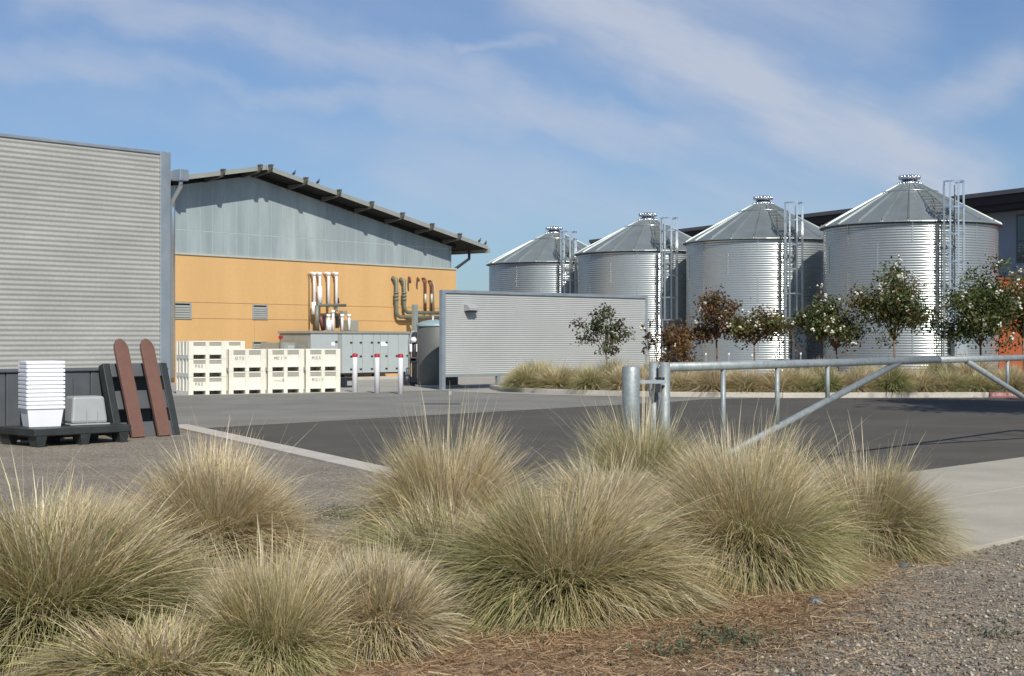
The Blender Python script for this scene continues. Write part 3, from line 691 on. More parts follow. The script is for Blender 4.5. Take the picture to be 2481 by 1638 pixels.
# ------------------------------------------------------------------ bollards
for px, py, lab in ((860, 951, 'white steel bollard with red band, closest to the cream bins'), (913.5, 953, 'white steel bollard with red band, the middle of three'), (970.5, 955, 'white steel bollard with red band, closest to the corrugated screen')):
    x, y = G(px, py)
    t = thing('bollard', lab, 'bollard', (x, y, 0), 0, 'white bollards in front of the grey cabinet')
    MB().lathe([(.001, 0), (.083, 0), (.083, 1.11)], 24).build('post', 'white_paint', t, smooth=True)
    MB().lathe([(.0845, 1.112), (.0845, 1.20), (.07, 1.225), (.001, 1.235)], 24).build('red_band', 'red_paint', t, smooth=True)

# ------------------------------------------------------------------ silos
def make_silo(X, Y, ze, za, label):
    t = thing('grain_silo', label, 'silo', (X, Y, 0), 0, 'galvanized silos in a row')
    Rb, Re, Rc = 3.5, 3.66, .36
    prof = []
    pitch = .1016; n = int(ze / pitch * 6)
    for i in range(n + 1):
        z = (ze - .02) * i / n; prof.append((Rb + .0095 * math.sin(2 * math.pi * z / pitch), z))
    MB().lathe(prof, 144).build('corrugated_shell', 'silo', t, smooth=True)
    # vertical sheet seams with bolts
    for lev in range(int(ze / 1.1) + 1):
        z0 = lev * 1.1; z1 = min(ze - .03, z0 + 1.08)
        if z1 - z0 < .2: continue
        for k in range(8):
            aa = R_(-90 + k * 45 + (lev % 2) * 22.5 + 9)
            if math.sin(aa) > .2: continue
            ca, sa = math.cos(aa), math.sin(aa)
            m = MB(); w = .03
            p = [(Rb * ca + sa * w * s + ca * q, Rb * sa - ca * w * s + sa * q, z) for z in (z0, z1) for s in (-1, 1) for q in (.004, .0125)]
            m.add(p, [(0, 1, 3, 2), (4, 6, 7, 5), (0, 4, 5, 1), (2, 3, 7, 6), (1, 5, 7, 3), (0, 2, 6, 4)])
            m.build('sheet_seam', 'silo', t)
    MB().lathe([(Rb - .1, ze - .03), (Rb + .05, ze - .07), (Re - .03, ze - .045), (Re - .012, ze - .012)], 132).build('eave_ring', 'black_metal', t, smooth=True)
    NP = 22; zc = za - .18
    dth = 2 * math.pi / NP
    for k in range(NP):
        a0, a1 = -math.pi / 2 + (k - .01) * dth + .01, -math.pi / 2 + (k + .99) * dth + .01
        m = MB(); vs = []
        # cross profile of one panel: raised rib on either side of a flat pan
        fr = [0, .035, .06, .5, .94, .965, 1.0]; ht = [.0, .055, .0, .0, .0, .055, .0]
        for rad, z in ((Re, ze), ((Re + Rc) * .5, (ze + zc) * .5), (Rc, zc)):
            for q, hh in zip(fr, ht):
                an_ = a0 + (a1 - a0) * q; vs.append((rad * math.cos(an_), rad * math.sin(an_), z + hh * min(1, .3 + rad / Re)))
        nf = len(fr); fs = [(r * nf + j, r * nf + j + 1, (r + 1) * nf + j + 1, (r + 1) * nf + j) for r in range(2) for j in range(nf - 1)]
        m.add(vs, fs)
        # turned-down lip at the eave
        vs2 = []
        for j in range(nf):
            an_ = a0 + (a1 - a0) * fr[j]; vs2 += [((Re + .002) * math.cos(an_), (Re + .002) * math.sin(an_), ze + ht[j]), ((Re + .012) * math.cos(an_), (Re + .012) * math.sin(an_), ze - .035)]
        m.add(vs2, [(2 * j, 2 * j + 1, 2 * j + 3, 2 * j + 2) for j in range(nf - 1)])
        m.build('roof_panel', 'silo_roof', t)
        c0 = a0 + (a1 - a0) * .0
        ex, ey = (Re - .03) * math.cos(c0), (Re - .03) * math.sin(c0)
        if math.sin(c0) < .3: MB().tube([(ex, ey, ze + .0), (ex * .985, ey * .985, ze + .14)], .028, 6).build('roof_clip', 'steel_dark', t)
    # band across the upper roof
    fq = .76; rb = Re + (Rc - Re) * fq; zb = ze + (zc - ze) * fq
    MB().tube([(rb * math.cos(q), rb * math.sin(q), zb + .04) for q in np.linspace(-math.pi, 0, 24)], .018, 6).build('roof_band', 'silo_trim', t, smooth=True)
    # collar and scalloped cap
    MB().lathe([(Rc + .06, zc - .05), (Rc + .05, zc + .03), (Rc - .05, zc + .06), (Rc - .06, za - .02)], 36).build('roof_collar', 'silo_trim', t, smooth=True)
    cp = MB()
    cp.lathe([(Rc + .05, za - .03), (Rc + .06, za + .02), (Rc - .02, za + .12), (.1, za + .15), (.001, za + .15)], 36)
    co = cp.build('cap', 'silo_trim', t, smooth=True)
    for k in range(16):
        aa = k * math.pi / 8; cx, cy = (Rc + .035) * math.cos(aa), (Rc + .035) * math.sin(aa)
        MB().lathe([(.001, za - .05), (.05, za - .02), (.066, za + .04), (.05, za + .10), (.001, za + .12)], 10, (cx, cy)).build('cap_bump', 'silo_trim', co, smooth=True)
        if math.sin(aa) < .3:
            cx, cy = (Rc + .10) * math.cos(aa), (Rc + .10) * math.sin(aa)
            MB().lathe([(.001, zc - .12), (.05, zc - .09), (.055, zc - .03), (.001, zc + .01)], 8, (cx, cy)).build('collar_bump', 'silo_trim', co, smooth=True)
    # roof rungs on one panel
    mid = -math.pi / 2 + .5 * dth + .01
    slope_len = 9
    for k in range(slope_len):
        fq = .05 + .72 * k / (slope_len - 1); rad = Re + (Rc - Re) * fq; z = ze + (zc - ze) * fq + .07
        hw = min(.33, rad * dth * .40); ca, sa = math.cos(mid), math.sin(mid)
        MB().tube([(rad * ca + sa * hw, rad * sa - ca * hw, z + .03), (rad * ca - sa * hw, rad * sa + ca * hw, z + .03)], .024, 6).build('roof_rung', 'steel_dark', t)
    # ladder and safety cage on the shell
    la = R_(-90 + 9); lad = bpy.data.objects.new('ladder', None); COL.objects.link(lad); lad.parent = t
    lad.location = ((Rb + .14) * math.cos(la), (Rb + .14) * math.sin(la), 0); lad.rotation_euler = (0, 0, la + math.pi / 2)
    top = ze + 1.38
    for x in (-.23, .23): MB().box(x - .025, x + .025, -.035, .035, .3, top).build('rail', 'galv', lad)
    for k in range(int((ze + .2) / .3)): MB().tube([(-.21, 0, .45 + .3 * k), (.21, 0, .45 + .3 * k)], .013, 6).build('rung', 'galv', lad)
    for z in np.arange(.8, ze, 1.5): MB().box(-.30, .30, .03, .13, z, z + .06).build('standoff', 'galv', lad)
    cc = (0, -.36); cage_r = .40; zb = 2.6
    angs = [R_(q) for q in (-178, -134, -90, -46, -2)]
    for q in angs: MB().box(-.034, .034, -.012, .012, zb, top + .12).build('cage_bar', 'silo_trim', lad, loc=(cc[0] + cage_r * math.cos(q), cc[1] + cage_r * math.sin(q), 0))
    for z in list(np.arange(zb, top, 1.05)) + [top + .08]:
        pts = [(-.24, 0, z)] + [(cc[0] + (cage_r + .015) * math.cos(q), cc[1] + (cage_r + .015) * math.sin(q), z) for q in np.linspace(-math.pi * 1.02, math.pi * .02, 14)] + [(.24, 0, z)]
        h_ = MB()
        vs = []
        for (x, y, zz) in pts: vs += [(x, y, zz - .03), (x, y, zz + .03), (x * .975, y * .985, zz + .03), (x * .975, y * .985, zz - .03)]
        fs = []
        for i in range(len(pts) - 1):
            for j in range(4): fs.append((4 * i + j, 4 * i + (j + 1) % 4, 4 * (i + 1) + (j + 1) % 4, 4 * (i + 1) + j))
        h_.add(vs, fs).build('cage_hoop', 'silo_trim', lad)
    # conduit frame left of the ladder with zigzag cable
    for x in (-.52, -.42): MB().tube([(x, .02, .2), (x, .02, ze - .1)], .016, 6).build('conduit', 'steel_dark', lad)
    zz = np.arange(.4, ze - .1, .42)
    MB().tube([(-.53 + .12 * (i % 2), .0, z) for i, z in enumerate(zz)], .016, 6).build('cable', 'steel_dark', lad)
    # manhole hatch by the roof edge
    ha = R_(-90 + 17); hr = Re - .55; hz = ze + (zc - ze) * (.55 / (Re - Rc))
    hb = MB().box(-.22, .22, -.25, .25, 0, .16).build('roof_hatch', 'silo_roof', t, bevel=.015); hb.location = (hr * math.cos(ha), hr * math.sin(ha), hz); hb.rotation_euler = (R_(30), 0, ha + math.pi / 2)
    # railing at top of the ladder
    MB().tube([(-.55, .1, ze + .02), (-.55, .1, ze + .62), (-.35, .9, ze + 1.1)], .018, 6).tube([(-.55, .1, ze + .35), (-.35, .9, ze + .85)], .014, 6).build('hand_rail', 'steel_dark', lad)
    # metal duct box at the foot
    MB().box(.05, .62, -.35, .0, .05, 2.30).build('duct_box', 'galv', lad, bevel=.015)
    MB().box(.12, .55, -.37, -.351, 1.1, 1.9).build('duct_cover', 'galv_dull', lad)
    # base angle ring
    MB().lathe([(Rb + .01, 0), (Rb + .12, 0), (Rb + .12, .03), (Rb + .015, .04)], 96).build('base_ring', 'galv_dull', t, smooth=False)
    return t
for px, Y, ze, za, lab in ((2203.5, 60.0, 6.33, 8.36, 'largest-looking galvanized silo, nearest the road and last in the row'),
                           (1849, 66.2, 6.09, 8.11, 'galvanized silo just behind the nearest one, white-flowered trees before it'),
                           (1569.5, 72.0, 5.92, 7.85, 'galvanized silo half covered by the right end of the corrugated screen'),
                           (1342.5, 77.8, 5.71, 7.62, 'farthest galvanized silo, rising behind the middle of the corrugated screen')):
    make_silo((px - CX) / F * Y, Y, ze, za, lab)

# ------------------------------------------------------------------ building behind the silos
RB0 = Vector((25.4, 70.6, 0)); rd = Vector((-.463, .886, 0)); RBA = math.atan2(rd.y, rd.x)
rb = thing('rear_building', 'pale grey plaster building with dark overhanging roof behind the silos', 'building', RB0, RBA)
# local x runs away to the left, local y = left-hand normal (towards the camera side is +y)
MB().box(-6, 40, -8, 0, 3.9, 8.05).build('upper_wall', 'plaster', rb)
MB().box(-6, 40, -8, -.08, 0, 3.88).build('lower_wall', 'plaster_low', rb)
MB().box(-7, 40, -9, 1.15, 8.05, 8.32).build('soffit', 'maroon', rb)
MB().box(-7, 40, -9, 1.3, 8.322, 8.75).build('fascia', 'maroon', rb)
MB().box(-7.1, 40, -9, 1.42, 8.752, 8.96).build('roof_edge', 'roof_grey', rb)
MB().box(-1.6, .96, -.3, .03, 5.45, 7.85).build('window_frame', 'roof_grey', rb)
wn_ = MB().box(-1.5, .84, .032, .045, 6.55, 7.75).build('window_pane', 'window_glass', rb)
MB().box(-1.5, .84, .032, .045, 5.55, 6.48).build('window_pane', 'window_glass', rb)
og = thing('orange_red_wing', 'flat-roofed orange-red stucco wing partly behind the rightmost tree', 'building', (0, 0, 0))
p0 = W(2421, 860, 64.5)
MB().box(p0.x, p0.x + 14, 64.5, 67, 0, W(2421, 677, 64.5).z).build('wall', 'red_wall', og)
MB().box(p0.x - .04, p0.x + 14, 64.45, 67.05, W(2421, 677, 64.5).z + .002, W(2421, 677, 64.5).z + .08).build('coping', 'red_wall', og)

# ------------------------------------------------------------------ gate
gO = Vector((1.565, 14.8, 0)); gd = Vector((6.315, 7.8, 0)); gL = gd.length; gA = math.atan2(gd.y, gd.x)
def gt(px):
    r = (px - CX) / F; return (r * gO.y - gO.x) / (gd.x - r * gd.y) * gL
RZ = 1.372
post = thing('gate_post', 'thick galvanized round post standing in green grass at the latch side of the gate', 'post', W(1529, 900, 14.6).xy.to_3d())
MB().lathe([(.001, 0), (.088, 0), (.088, 1.375), (.08, 1.385), (.001, 1.387)], 28).build('pipe', 'galv', post, smooth=True)
lb = MB().box(.07, .36, -.012, .012, 1.21, 1.245).build('latch_bar', 'galv_dull', post); lb.rotation_euler = (0, 0, .15)
MB().box(.22, .30, -.05, .0, 1.12, 1.209).build('padlock_hanger', 'black_metal', post).rotation_euler = (0, 0, .15)
def gate_leaf(x0, x1, xt, vert, flip, label, name='swing_gate'):
    t = thing(name, label, 'gate', gO, gA, 'pair of swing gate leaves')
    MB().tube([(min(x0, x1) if not flip else xt, 0, RZ), (max(x0, x1) if not flip else x0, 0, RZ)], .0475, 16).build('top_rail', 'galv', t, smooth=True)
    hx = x0 + (-.0 if flip else .0)
    MB().tube([(hx, 0, .05), (hx, 0, RZ + .005)], .056, 16).build('hinge_post', 'galv', t, smooth=True)
    return t
XJ, XR = gt(2275), 1.27 * gL
lf = thing('swing_gate', 'galvanized pipe gate leaf whose brace rises from the grass to the right', 'gate', gO, gA, 'pair of swing gate leaves')
MB().tube([(.05, 0, RZ), (XJ - .02, 0, RZ)], .0475, 16).build('top_rail', 'galv', lf, smooth=True)
MB().tube([(0, 0, .06), (0, 0, RZ + .05)], .056, 16).build('hinge_post', 'galv', lf, smooth=True)
zlo = .15
def braz(x): return zlo + (RZ - .05 - zlo) * x / gt(2170)
MB().tube([(.05, 0, zlo), (gt(2175), 0, RZ - .03)], .042, 14).build('brace', 'galv', lf, smooth=True)
for px in (1752, 1883, 2005):
    x = gt(px); MB().tube([(x, 0, braz(x)), (x, 0, RZ - .03)], .0275, 12).build('upright', 'galv', lf, smooth=True)
MB().box(-.14, -.03, -.03, .03, 1.17, 1.19).box(-.14, -.03, -.03, .03, 1.25, 1.27).build('hinge_bracket', 'black_metal', lf)
rf = thing('swing_gate', 'galvanized pipe gate leaf whose brace falls away to the right', 'gate', gO, gA, 'pair of swing gate leaves')
MB().tube([(XJ + .02, 0, RZ), (XR, 0, RZ)], .0475, 16).build('top_rail', 'galv', rf, smooth=True)
MB().tube([(gt(2342), 0, RZ - .03), (XR - .05, 0, zlo)], .042, 14).build('brace', 'galv', rf, smooth=True)
MB().tube([(XR, 0, .05), (XR, 0, RZ + .05)], .056, 16).build('hinge_post', 'galv', rf, smooth=True)
x0r = gt(2342)
def brz(x): return RZ - .03 - (RZ - .03 - zlo) * (x - x0r) / (XR - .05 - x0r)
for x in (gt(2441), gt(2441) + 1.05, gt(2441) + 2.1, gt(2441) + 3.1):
    if x < XR - .3: MB().tube([(x, 0, brz(x)), (x, 0, RZ - .03)], .0275, 12).build('upright', 'galv', rf, smooth=True)
p2 = thing('hinge_side_post', 'slimmer galvanized post right behind the gate hinge tube', 'post', (gO.x - .10, gO.y + .12, 0))
MB().lathe([(.001, 0), (.05, 0), (.05, RZ + .045), (.001, RZ + .05)], 20).build('pipe', 'galv', p2, smooth=True)
e_ = gO + gd.normalized() * (XR + .22)
p3 = thing('gate_post', 'galvanized round gate post at the far right end of the gate', 'post', (e_.x, e_.y, 0))
MB().lathe([(.001, 0), (.088, 0), (.088, 1.375), (.001, 1.387)], 28).build('pipe', 'galv', p3, smooth=True)

# ------------------------------------------------------------------ pallets, tubs and boards by the left wall
K0 = Vector((-6.64, 24.26, 0)); KU = Vector((.669, .743, 0)); KN = Vector((-.743, .669, 0))
def K(x, y, z=0): return K0 + KU * x + KN * y + Vector((0, 0, z))
for i, (xa, lab) in enumerate(((-4.75, 'dark grey plastic bin at the picture edge below the corrugated wall'), (-3.2, 'dark grey plastic bin directly behind the white tub stack'), (-1.65, 'dark grey plastic bin behind the pale grey upturned tub'), (-.1, 'dark grey plastic bin that the black pallet leans on'))):
    t = thing('plastic_bin', lab, 'bin', K(xa, .62), WA, 'dark grey plastic bins in a row')
    b = MB(); w, d, h = 1.53, 1.1, 1.12
    b.box(0, w, 0, .05, .2, h).box(0, w, d - .05, d, .2, h).box(0, .05, .05, d - .05, .2, h).box(w - .05, w, .05, d - .05, .2, h).box(.05, w - .05, .05, d - .05, .2, .25)
    b.build('tub', 'dark_plastic', t, bevel=.012)
    for x in (0, w / 2 - .07, w - .14): MB().box(x, x + .14, 0, d, 0, .199).build('foot', 'black_plastic', t)
    for x in (.3, .75, 1.2): MB().box(x, x + .05, -.025, -.001, .25, h - .12).build('rib', 'dark_plastic', t)
    MB().box(-.01, w + .01, -.035, d + .02, h + .001, h + .04).build('rim', 'dark_plastic', t, bevel=.01)
bn = thing('low_pallet', 'low black plastic pallet carrying the white tubs and the grey tub', 'pallet', K(-2.05, -.95), WA)
MB().box(0, 1.72, 0, 1.15, .17, .285).build('deck', 'black_plastic', bn, bevel=.015)
for x in (.04, .80, 1.50): MB().taper(x + .03, x + .15, .03, .25, 0, .169, .03, .02).build('foot', 'black_plastic', bn)
for x in (.04, .80, 1.50): MB().taper(x + .03, x + .15, .88, 1.1, 0, .169, .03, .02).build('foot', 'black_plastic', bn)
# nested white tubs
def make_tub():
    t = thing('plastic_tub', '', 'tub', (0, 0, 0), WA, 'white tubs nested in one stack')
    b = MB(); h = .325
    # tapered hollow tub
    def ring(w, d, z): return [(-w, -d, z), (w, -d, z), (w, d, z), (-w, d, z)]
    o = ring(.245, .185, 0) + ring(.285, .225, h) + ring(.277, .217, h) + ring(.238, .178, .012)
    fs = [(0, 3, 2, 1), (12, 13, 14, 15)]
    for k in range(3):
        a, c = 4 * k, 4 * k + 4
        for j in range(4): fs.append((a + j, a + (j + 1) % 4, c + (j + 1) % 4, c + j))
    b.add(o, fs); b.build('tub_body', 'white_plastic', t, bevel=.01)
    r = MB(); w, d = .30, .24
    for (xa, xb, ya, yb) in ((-w, w, -d, -d + .028), (-w, w, d - .028, d), (-w, -w + .028, -d + .028, d - .028), (w - .028, w, -d + .028, d - .028)): r.box(xa, xb, ya, yb, h - .042, h + .004)
    r.build('rim', 'white_plastic', t, bevel=.006)
    return t
tb = make_tub(); NT = 12
od = ['bottom', 'second from the bottom', 'third from the bottom', 'fourth from the bottom', 'fifth from the bottom', 'sixth from the bottom', 'sixth from the top', 'fifth from the top', 'fourth from the top', 'third from the top', 'second from the top', 'topmost']
for k in range(NT):
    p = K(-1.60, -.38, .288 + k * .064)
    lab = f'white plastic tub, {od[k]} in the nested stack'
    if k == 0: tb.location = p; tb['label'] = lab; tb.rotation_euler = (0, 0, WA - .25)
    else: dup(tb, p, WA - .25 + random.uniform(-.015, .015), lab)
gtb = thing('grey_tub', 'pale grey plastic tub upside down on the low black pallet', 'tub', K(-.86, -.42, .288), WA - .2)
MB().taper(-.30, .30, -.24, .24, .03, .46, -.045, -.05).build('tub_body', 'grey_plastic', gtb, bevel=.04)
MB().box(-.325, .325, -.265, .265, 0, .028).build('rim', 'grey_plastic', gtb, bevel=.01)
for x in (-.06, .12): MB().box(x, x + .012, -.258, -.243, .03, .22).build('rib', 'grey_plastic', gtb)
# leaning black pallet
pl = thing('leaning_pallet', 'black plastic pallet tilted up against the dark bins beside the wall corner', 'pallet', K(-.02, -.02), WA)
th = math.atan2(.42, 1.25)
def lean(mb, name, mat, parent=pl, ang=th, bevel=.0, loc=(0, 0, 0)):
    o = mb.build(name, mat, parent, bevel=bevel); o.rotation_euler = (-ang, 0, 0); o.location = loc; return o
PW, PH = 1.28, 1.32
lean(MB().box(0, .14, -.01, .14, 0, PH), 'side_rail', 'black_plastic', bevel=.01)
lean(MB().box(PW - .14, PW, -.01, .14, 0, PH), 'side_rail', 'black_plastic', bevel=.01)
for z0, z1 in ((0, .27), (.50, .83), (1.08, PH)): lean(MB().box(.141, PW - .141, .0, .12, z0, z1), 'cross_board', 'dark_plastic', bevel=.01)
lean(MB().box(.55, .67, .125, .20, 0, PH), 'centre_rail', 'black_plastic')
# pointed boards
for x, lab in ((.30, 'red-brown pointed board leaning on the black pallet, the one nearer the tubs'), (.82, 'red-brown pointed board leaning on the black pallet, the one nearer the wall corner')):
    t = thing('pointed_board', lab, 'board', K(x, -.19), WA)
    L = 1.74
    m = MB().prism([(-.122, 0), (.122, 0), (.132, L - .17), (.10, L - .085), (.035, L - .012), (-.02, L), (-.06, L - .015), (-.115, L - .09), (-.134, L - .18)], -.03, .03)
    o = m.build('plank', 'brown_plastic', t, bevel=.006); o.rotation_euler = (-math.atan2(.50, 1.62), R_(-1.5), 0); o.location = (0, 0, .01)
t = thing('white_container', 'white container cut by the picture edge beside the dark bins', 'container', K(-3.22, -.35), WA)
MB().box(-.25, .25, -.2, .2, .30, .95).build('body', 'white_plastic', t, bevel=.03)
MB().box(-.30, .30, -.3, .3, 0, .298).build('stand', 'black_plastic', t, bevel=.01)

# ------------------------------------------------------------------ plants
def mesh_from_arrays(name, V, FQ, tint, mat):
    me = bpy.data.meshes.new(name); nv, nf = len(V), len(FQ); k = FQ.shape[1]
    me.vertices.add(nv); me.vertices.foreach_set('co', V.astype(np.float32).ravel())
    me.loops.add(nf * k); me.loops.foreach_set('vertex_index', FQ.astype(np.int32).ravel())
    me.polygons.add(nf); me.polygons.foreach_set('loop_start', np.arange(0, nf * k, k, dtype=np.int32))
    me.polygons.foreach_set('loop_total', np.full(nf, k, dtype=np.int32))
    me.update(calc_edges=True)
    if tint is not None:
        ca = me.color_attributes.new('tint', 'FLOAT_COLOR', 'POINT')
        c = np.ones((nv, 4), np.float32); c[:, :3] = tint; ca.data.foreach_set('color', c.ravel())
    me.materials.append(M[mat]); return me
STRAW = np.array([.76, .60, .34]); PALE = np.array([.86, .76, .52]); OLIVE = np.array([.45, .43, .15]); GREEN = np.array([.20, .32, .07]); GREY = np.array([.56, .50, .44]); RUST = np.array([.46, .29, .15])
def blades(rg, n, R, L, width, weights, green_dir=None, lean=(0, 0), top=.42, segs=5, base_r=.14, droop=1.0, tipfade=.5):
    az = rg.uniform(0, 2 * np.pi, n)
    up = rg.random(n) < top
    phi0 = np.where(up, np.abs(rg.normal(0, 20, n)), rg.uniform(22, 72, n))
    phi1 = np.where(up, phi0 + rg.uniform(4, 50, n) * droop, phi0 + rg.uniform(45, 95, n) * droop)
    phi1 = np.minimum(phi1 + rg.normal(0, 12, n), 172)
    ln = L * np.where(up, rg.uniform(.62, 1.08, n), rg.uniform(.6, 1.12, n))
    br = base_r * np.sqrt(rg.random(n)); ba = az + rg.normal(0, .9, n)
    P = np.stack([br * np.cos(ba), br * np.sin(ba), np.zeros(n)], 1)
    az2 = az + rg.normal(0, .24, n)
    bend = rg.normal(0, .25, n)
    wild = rg.random(n) < .04                                  # stray long blades that break the outline
    ln = np.where(wild, ln * rg.uniform(1.1, 1.4, n), ln); bend = np.where(wild, bend * 3, bend)
    side = 1 + .16 * np.sin(az * 2 + rg.uniform(0, 6)) + .10 * np.sin(az * 3 + rg.uniform(0, 6)); ln = ln * side
    tuft = rg.normal(0, 1, 60); ti = ((az / (2 * np.pi) * 60).astype(int)) % 60; phi0 = phi0 + tuft[ti] * 7; az2 = az2 + tuft[(ti * 7) % 60] * .10
    pts = [P.copy()]
    for s in range(segs):
        tt = (s + .5) / segs
        ph = np.radians(phi0 + (phi1 - phi0) * tt ** 1.25); a = az2 + bend * tt
        st = ln / segs
        P = P + np.stack([np.sin(ph) * np.cos(a) * st + lean[0] * tt * st, np.sin(ph) * np.sin(a) * st + lean[1] * tt * st, np.cos(ph) * st], 1)
        P[:, 2] = np.maximum(P[:, 2], .012 + .05 * rg.random(n) * (1 - tt))
        pts.append(P.copy())
    # scale so the skirt reaches about R
    A = np.stack(pts, 1)
    wa = az + np.pi / 2 + rg.normal(0, .7, n)
    wv = np.stack([np.cos(wa), np.sin(wa), rg.normal(0, .25, n)], 1)
    w = width * rg.uniform(.6, 1.3, n); w = np.where(wild, w * .6, w)
    taper = np.array([1, 1, .95, .8, .55, .12])[:segs + 1] if segs == 5 else np.linspace(1, .12, segs + 1)
    off = wv[:, None, :] * (w[:, None] * taper[None, :])[:, :, None]
    V = np.stack([A - off, A + off], 2).reshape(-1, 3)
    pal = np.stack([STRAW, PALE, OLIVE, GREEN, GREY, RUST]); wts = np.array(weights, float); 
    W_ = np.tile(wts, (n, 1))
    if green_dir is not None:
        g = np.clip(np.cos(az - green_dir), 0, 1) ** 1.5; W_[:, 3] *= 1 + 6 * g; W_[:, 2] *= 1 + 2 * g
    # clumpy patches
    patch = np.sin(az * 5 + rg.uniform(0, 6)) * .5 + np.sin(az * 11 + rg.uniform(0, 6)) * .5
    W_[:, 4] *= np.clip(1 + 1.2 * patch, .1, 3); W_[:, 2] *= np.clip(1 - 0.8 * patch, .2, 3)
    W_[up, 3] *= .3; W_[up, 1] *= 2.4; W_[up, 0] *= 1.3; W_[~up, 2] *= 1.35; W_[~up, 3] *= 1.6
    W_ /= W_.sum(1, keepdims=True); cw = W_.cumsum(1); idx = (rg.random(n)[:, None] > cw).sum(1).clip(0, 5)
    col = pal[idx] * rg.uniform(.5, 1.25, (n, 1)) * (1 + rg.normal(0, .05, (n, 3)))
    tt = np.linspace(0, 1, segs + 1)[None, :, None]
    tipc = (STRAW * .6 + PALE * .4)[None, None, :] * rg.uniform(.8, 1.15, (n, 1, 1))
    C = col[:, None, :] * (1 - tt ** 1.5 * tipfade) + tipc * (tt ** 1.5 * tipfade)
    C = np.repeat(C[:, :, None, :], 2, 2).reshape(-1, 3)
    b = (np.arange(n) * (segs + 1) * 2)[:, None, None]; k = (np.arange(segs) * 2)[None, :, None]
    FQ = (b + k + np.array([0, 1, 3, 2])[None, None, :]).reshape(-1, 4)
    return V, FQ, np.clip(C, .01, .9)
def stalks(rg, n, L, width, spread=26, azr=None):
    az = rg.uniform(0, 2 * np.pi, n); ph0 = np.radians(np.abs(rg.normal(0, spread, n))); ln = L * (.62 + .45 * rg.random(n) ** 1.6)
    segs = 5; P = np.stack([.08 * np.cos(az), .08 * np.sin(az), np.zeros(n)], 1); pts = [P.copy()]
    for s in range(segs):
        ph = ph0 + np.radians(rg.uniform(0, 4, n)) * s
        P = P + np.stack([np.sin(ph) * np.cos(az), np.sin(ph) * np.sin(az), np.cos(ph)], 1) * (ln / segs)[:, None]; pts.append(P.copy())
    A = np.stack(pts, 1); wv = np.stack([np.cos(az + 1.6), np.sin(az + 1.6), 0 * az], 1)
    taper = np.array([.8, .8, .8, 1.5, 1.6, .2]); off = wv[:, None, :] * (width * taper[None, :])[:, :, None]
    V = np.stack([A - off, A + off], 2).reshape(-1, 3)
    C = np.repeat((PALE * np.ones((n, 3)) * rg.uniform(.75, 1.2, (n, 1)))[:, None, :], (segs + 1) * 2, 1).reshape(-1, 3)
    b = (np.arange(n) * (segs + 1) * 2)[:, None, None]; k = (np.arange(segs) * 2)[None, :, None]
    FQ = (b + k + np.array([0, 1, 3, 2])[None, None, :]).reshape(-1, 4)
    return V, FQ, C
def clump_mesh(name, seed, n, L, width, weights, ns=40, sl=1.35, **kw):
    rg = np.random.default_rng(seed)
    V, Fq, C = blades(rg, n, 0, L, width, weights, **kw)
    # dense mound of short dead blades close to the crown
    if ns:
        V2, F2, C2 = stalks(rg, ns, sl, width * .5)
        F2 = F2 + len(V); V = np.concatenate([V, V2]); Fq = np.concatenate([Fq, F2]); C = np.concatenate([C, C2])
    return mesh_from_arrays(name, V, Fq, C, 'blade')
def clump(seed, x, y, L, n, weights, label, group='bunch grasses in the foreground', name='bunch_grass', width=.0030, rz=0.0, z=0.0, sxy=1.0, **kw):
    me = clump_mesh(name, seed, n, L, width, weights, **kw)
    o = bpy.data.objects.new(name, me); COL.objects.link(o); o.location = (x, y, z); o.rotation_euler = (0, 0, rz)
    o['kind'] = 'thing'; o.scale = (sxy, sxy, 1)
    return tag(o, label, 'grass', group)
#            straw pale olive green grey rust
mixA = (3.0, 2.0, 2.7, 1.0, 1.4, .6); mixG = (2.6, 1.4, 3.0, 1.5, 1.7, .6); mixS = (3.8, 2.6, 1.5, .1, 1.6, .6); mixY = (1.8, 1.3, 1.6, .3, 3.8, .6); mixV = (1.0, .5, 3.0, 5.0, .2, .1)
clump(1, .30, 8.95, .76, 17500, mixG, 'large bunch grass with a green-tinged skirt, front and centre', green_dir=R_(200), lean=(-.05, -.10), ns=30, sl=.86, sxy=1.22, top=.30, droop=1.18)
clump(2, 1.65, 10.1, .91, 18500, mixA, 'tallest round bunch grass, green on its right skirt, below the gate brace', green_dir=R_(-25), ns=80, sl=1.15, sxy=1.04, top=.36, droop=1.12)
clump(3, 2.80, 11.3, .70, 11500, mixY, 'greyish bunch grass at the right end, beside the concrete apron', green_dir=R_(-25), ns=60, sl=1.1, top=.42, sxy=1.05, lean=(.08, 0))
clump(4, -.52, 11.2, .88, 15000, mixS, 'straw-coloured bunch grass in front of the road, with upright seed stalks', ns=130, sl=1.32, green_dir=R_(190), sxy=.98)
clump(5, -.50, 9.9, .60, 9000, mixG, 'low olive bunch grass sagging between its taller neighbours', top=.12, ns=14, sl=.7, green_dir=R_(190), sxy=1.2, lean=(-.1, -.1))
clump(6, -2.24, 10.85, .76, 15000, mixS, 'pale straw bunch grass standing alone before the gravel', ns=80, sl=1.1, sxy=1.36)
clump(7, -2.56, 7.95, .76, 17500, mixA, 'big olive-and-straw bunch grass at the far left of the front row', green_dir=R_(-60), ns=90, sl=1.05, sxy=1.5, top=.42)
clump(8, -1.20, 7.25, .54, 14000, mixA, 'pale bunch grass cut by the bottom edge of the picture', green_dir=R_(-90), ns=40, sl=.78, sxy=.84, top=.5)
clump(9, -.74, 7.85, .48, 10000, mixY, 'greyish fading bunch grass left of the bare brown soil', ns=20, sl=.6, sxy=1.1)
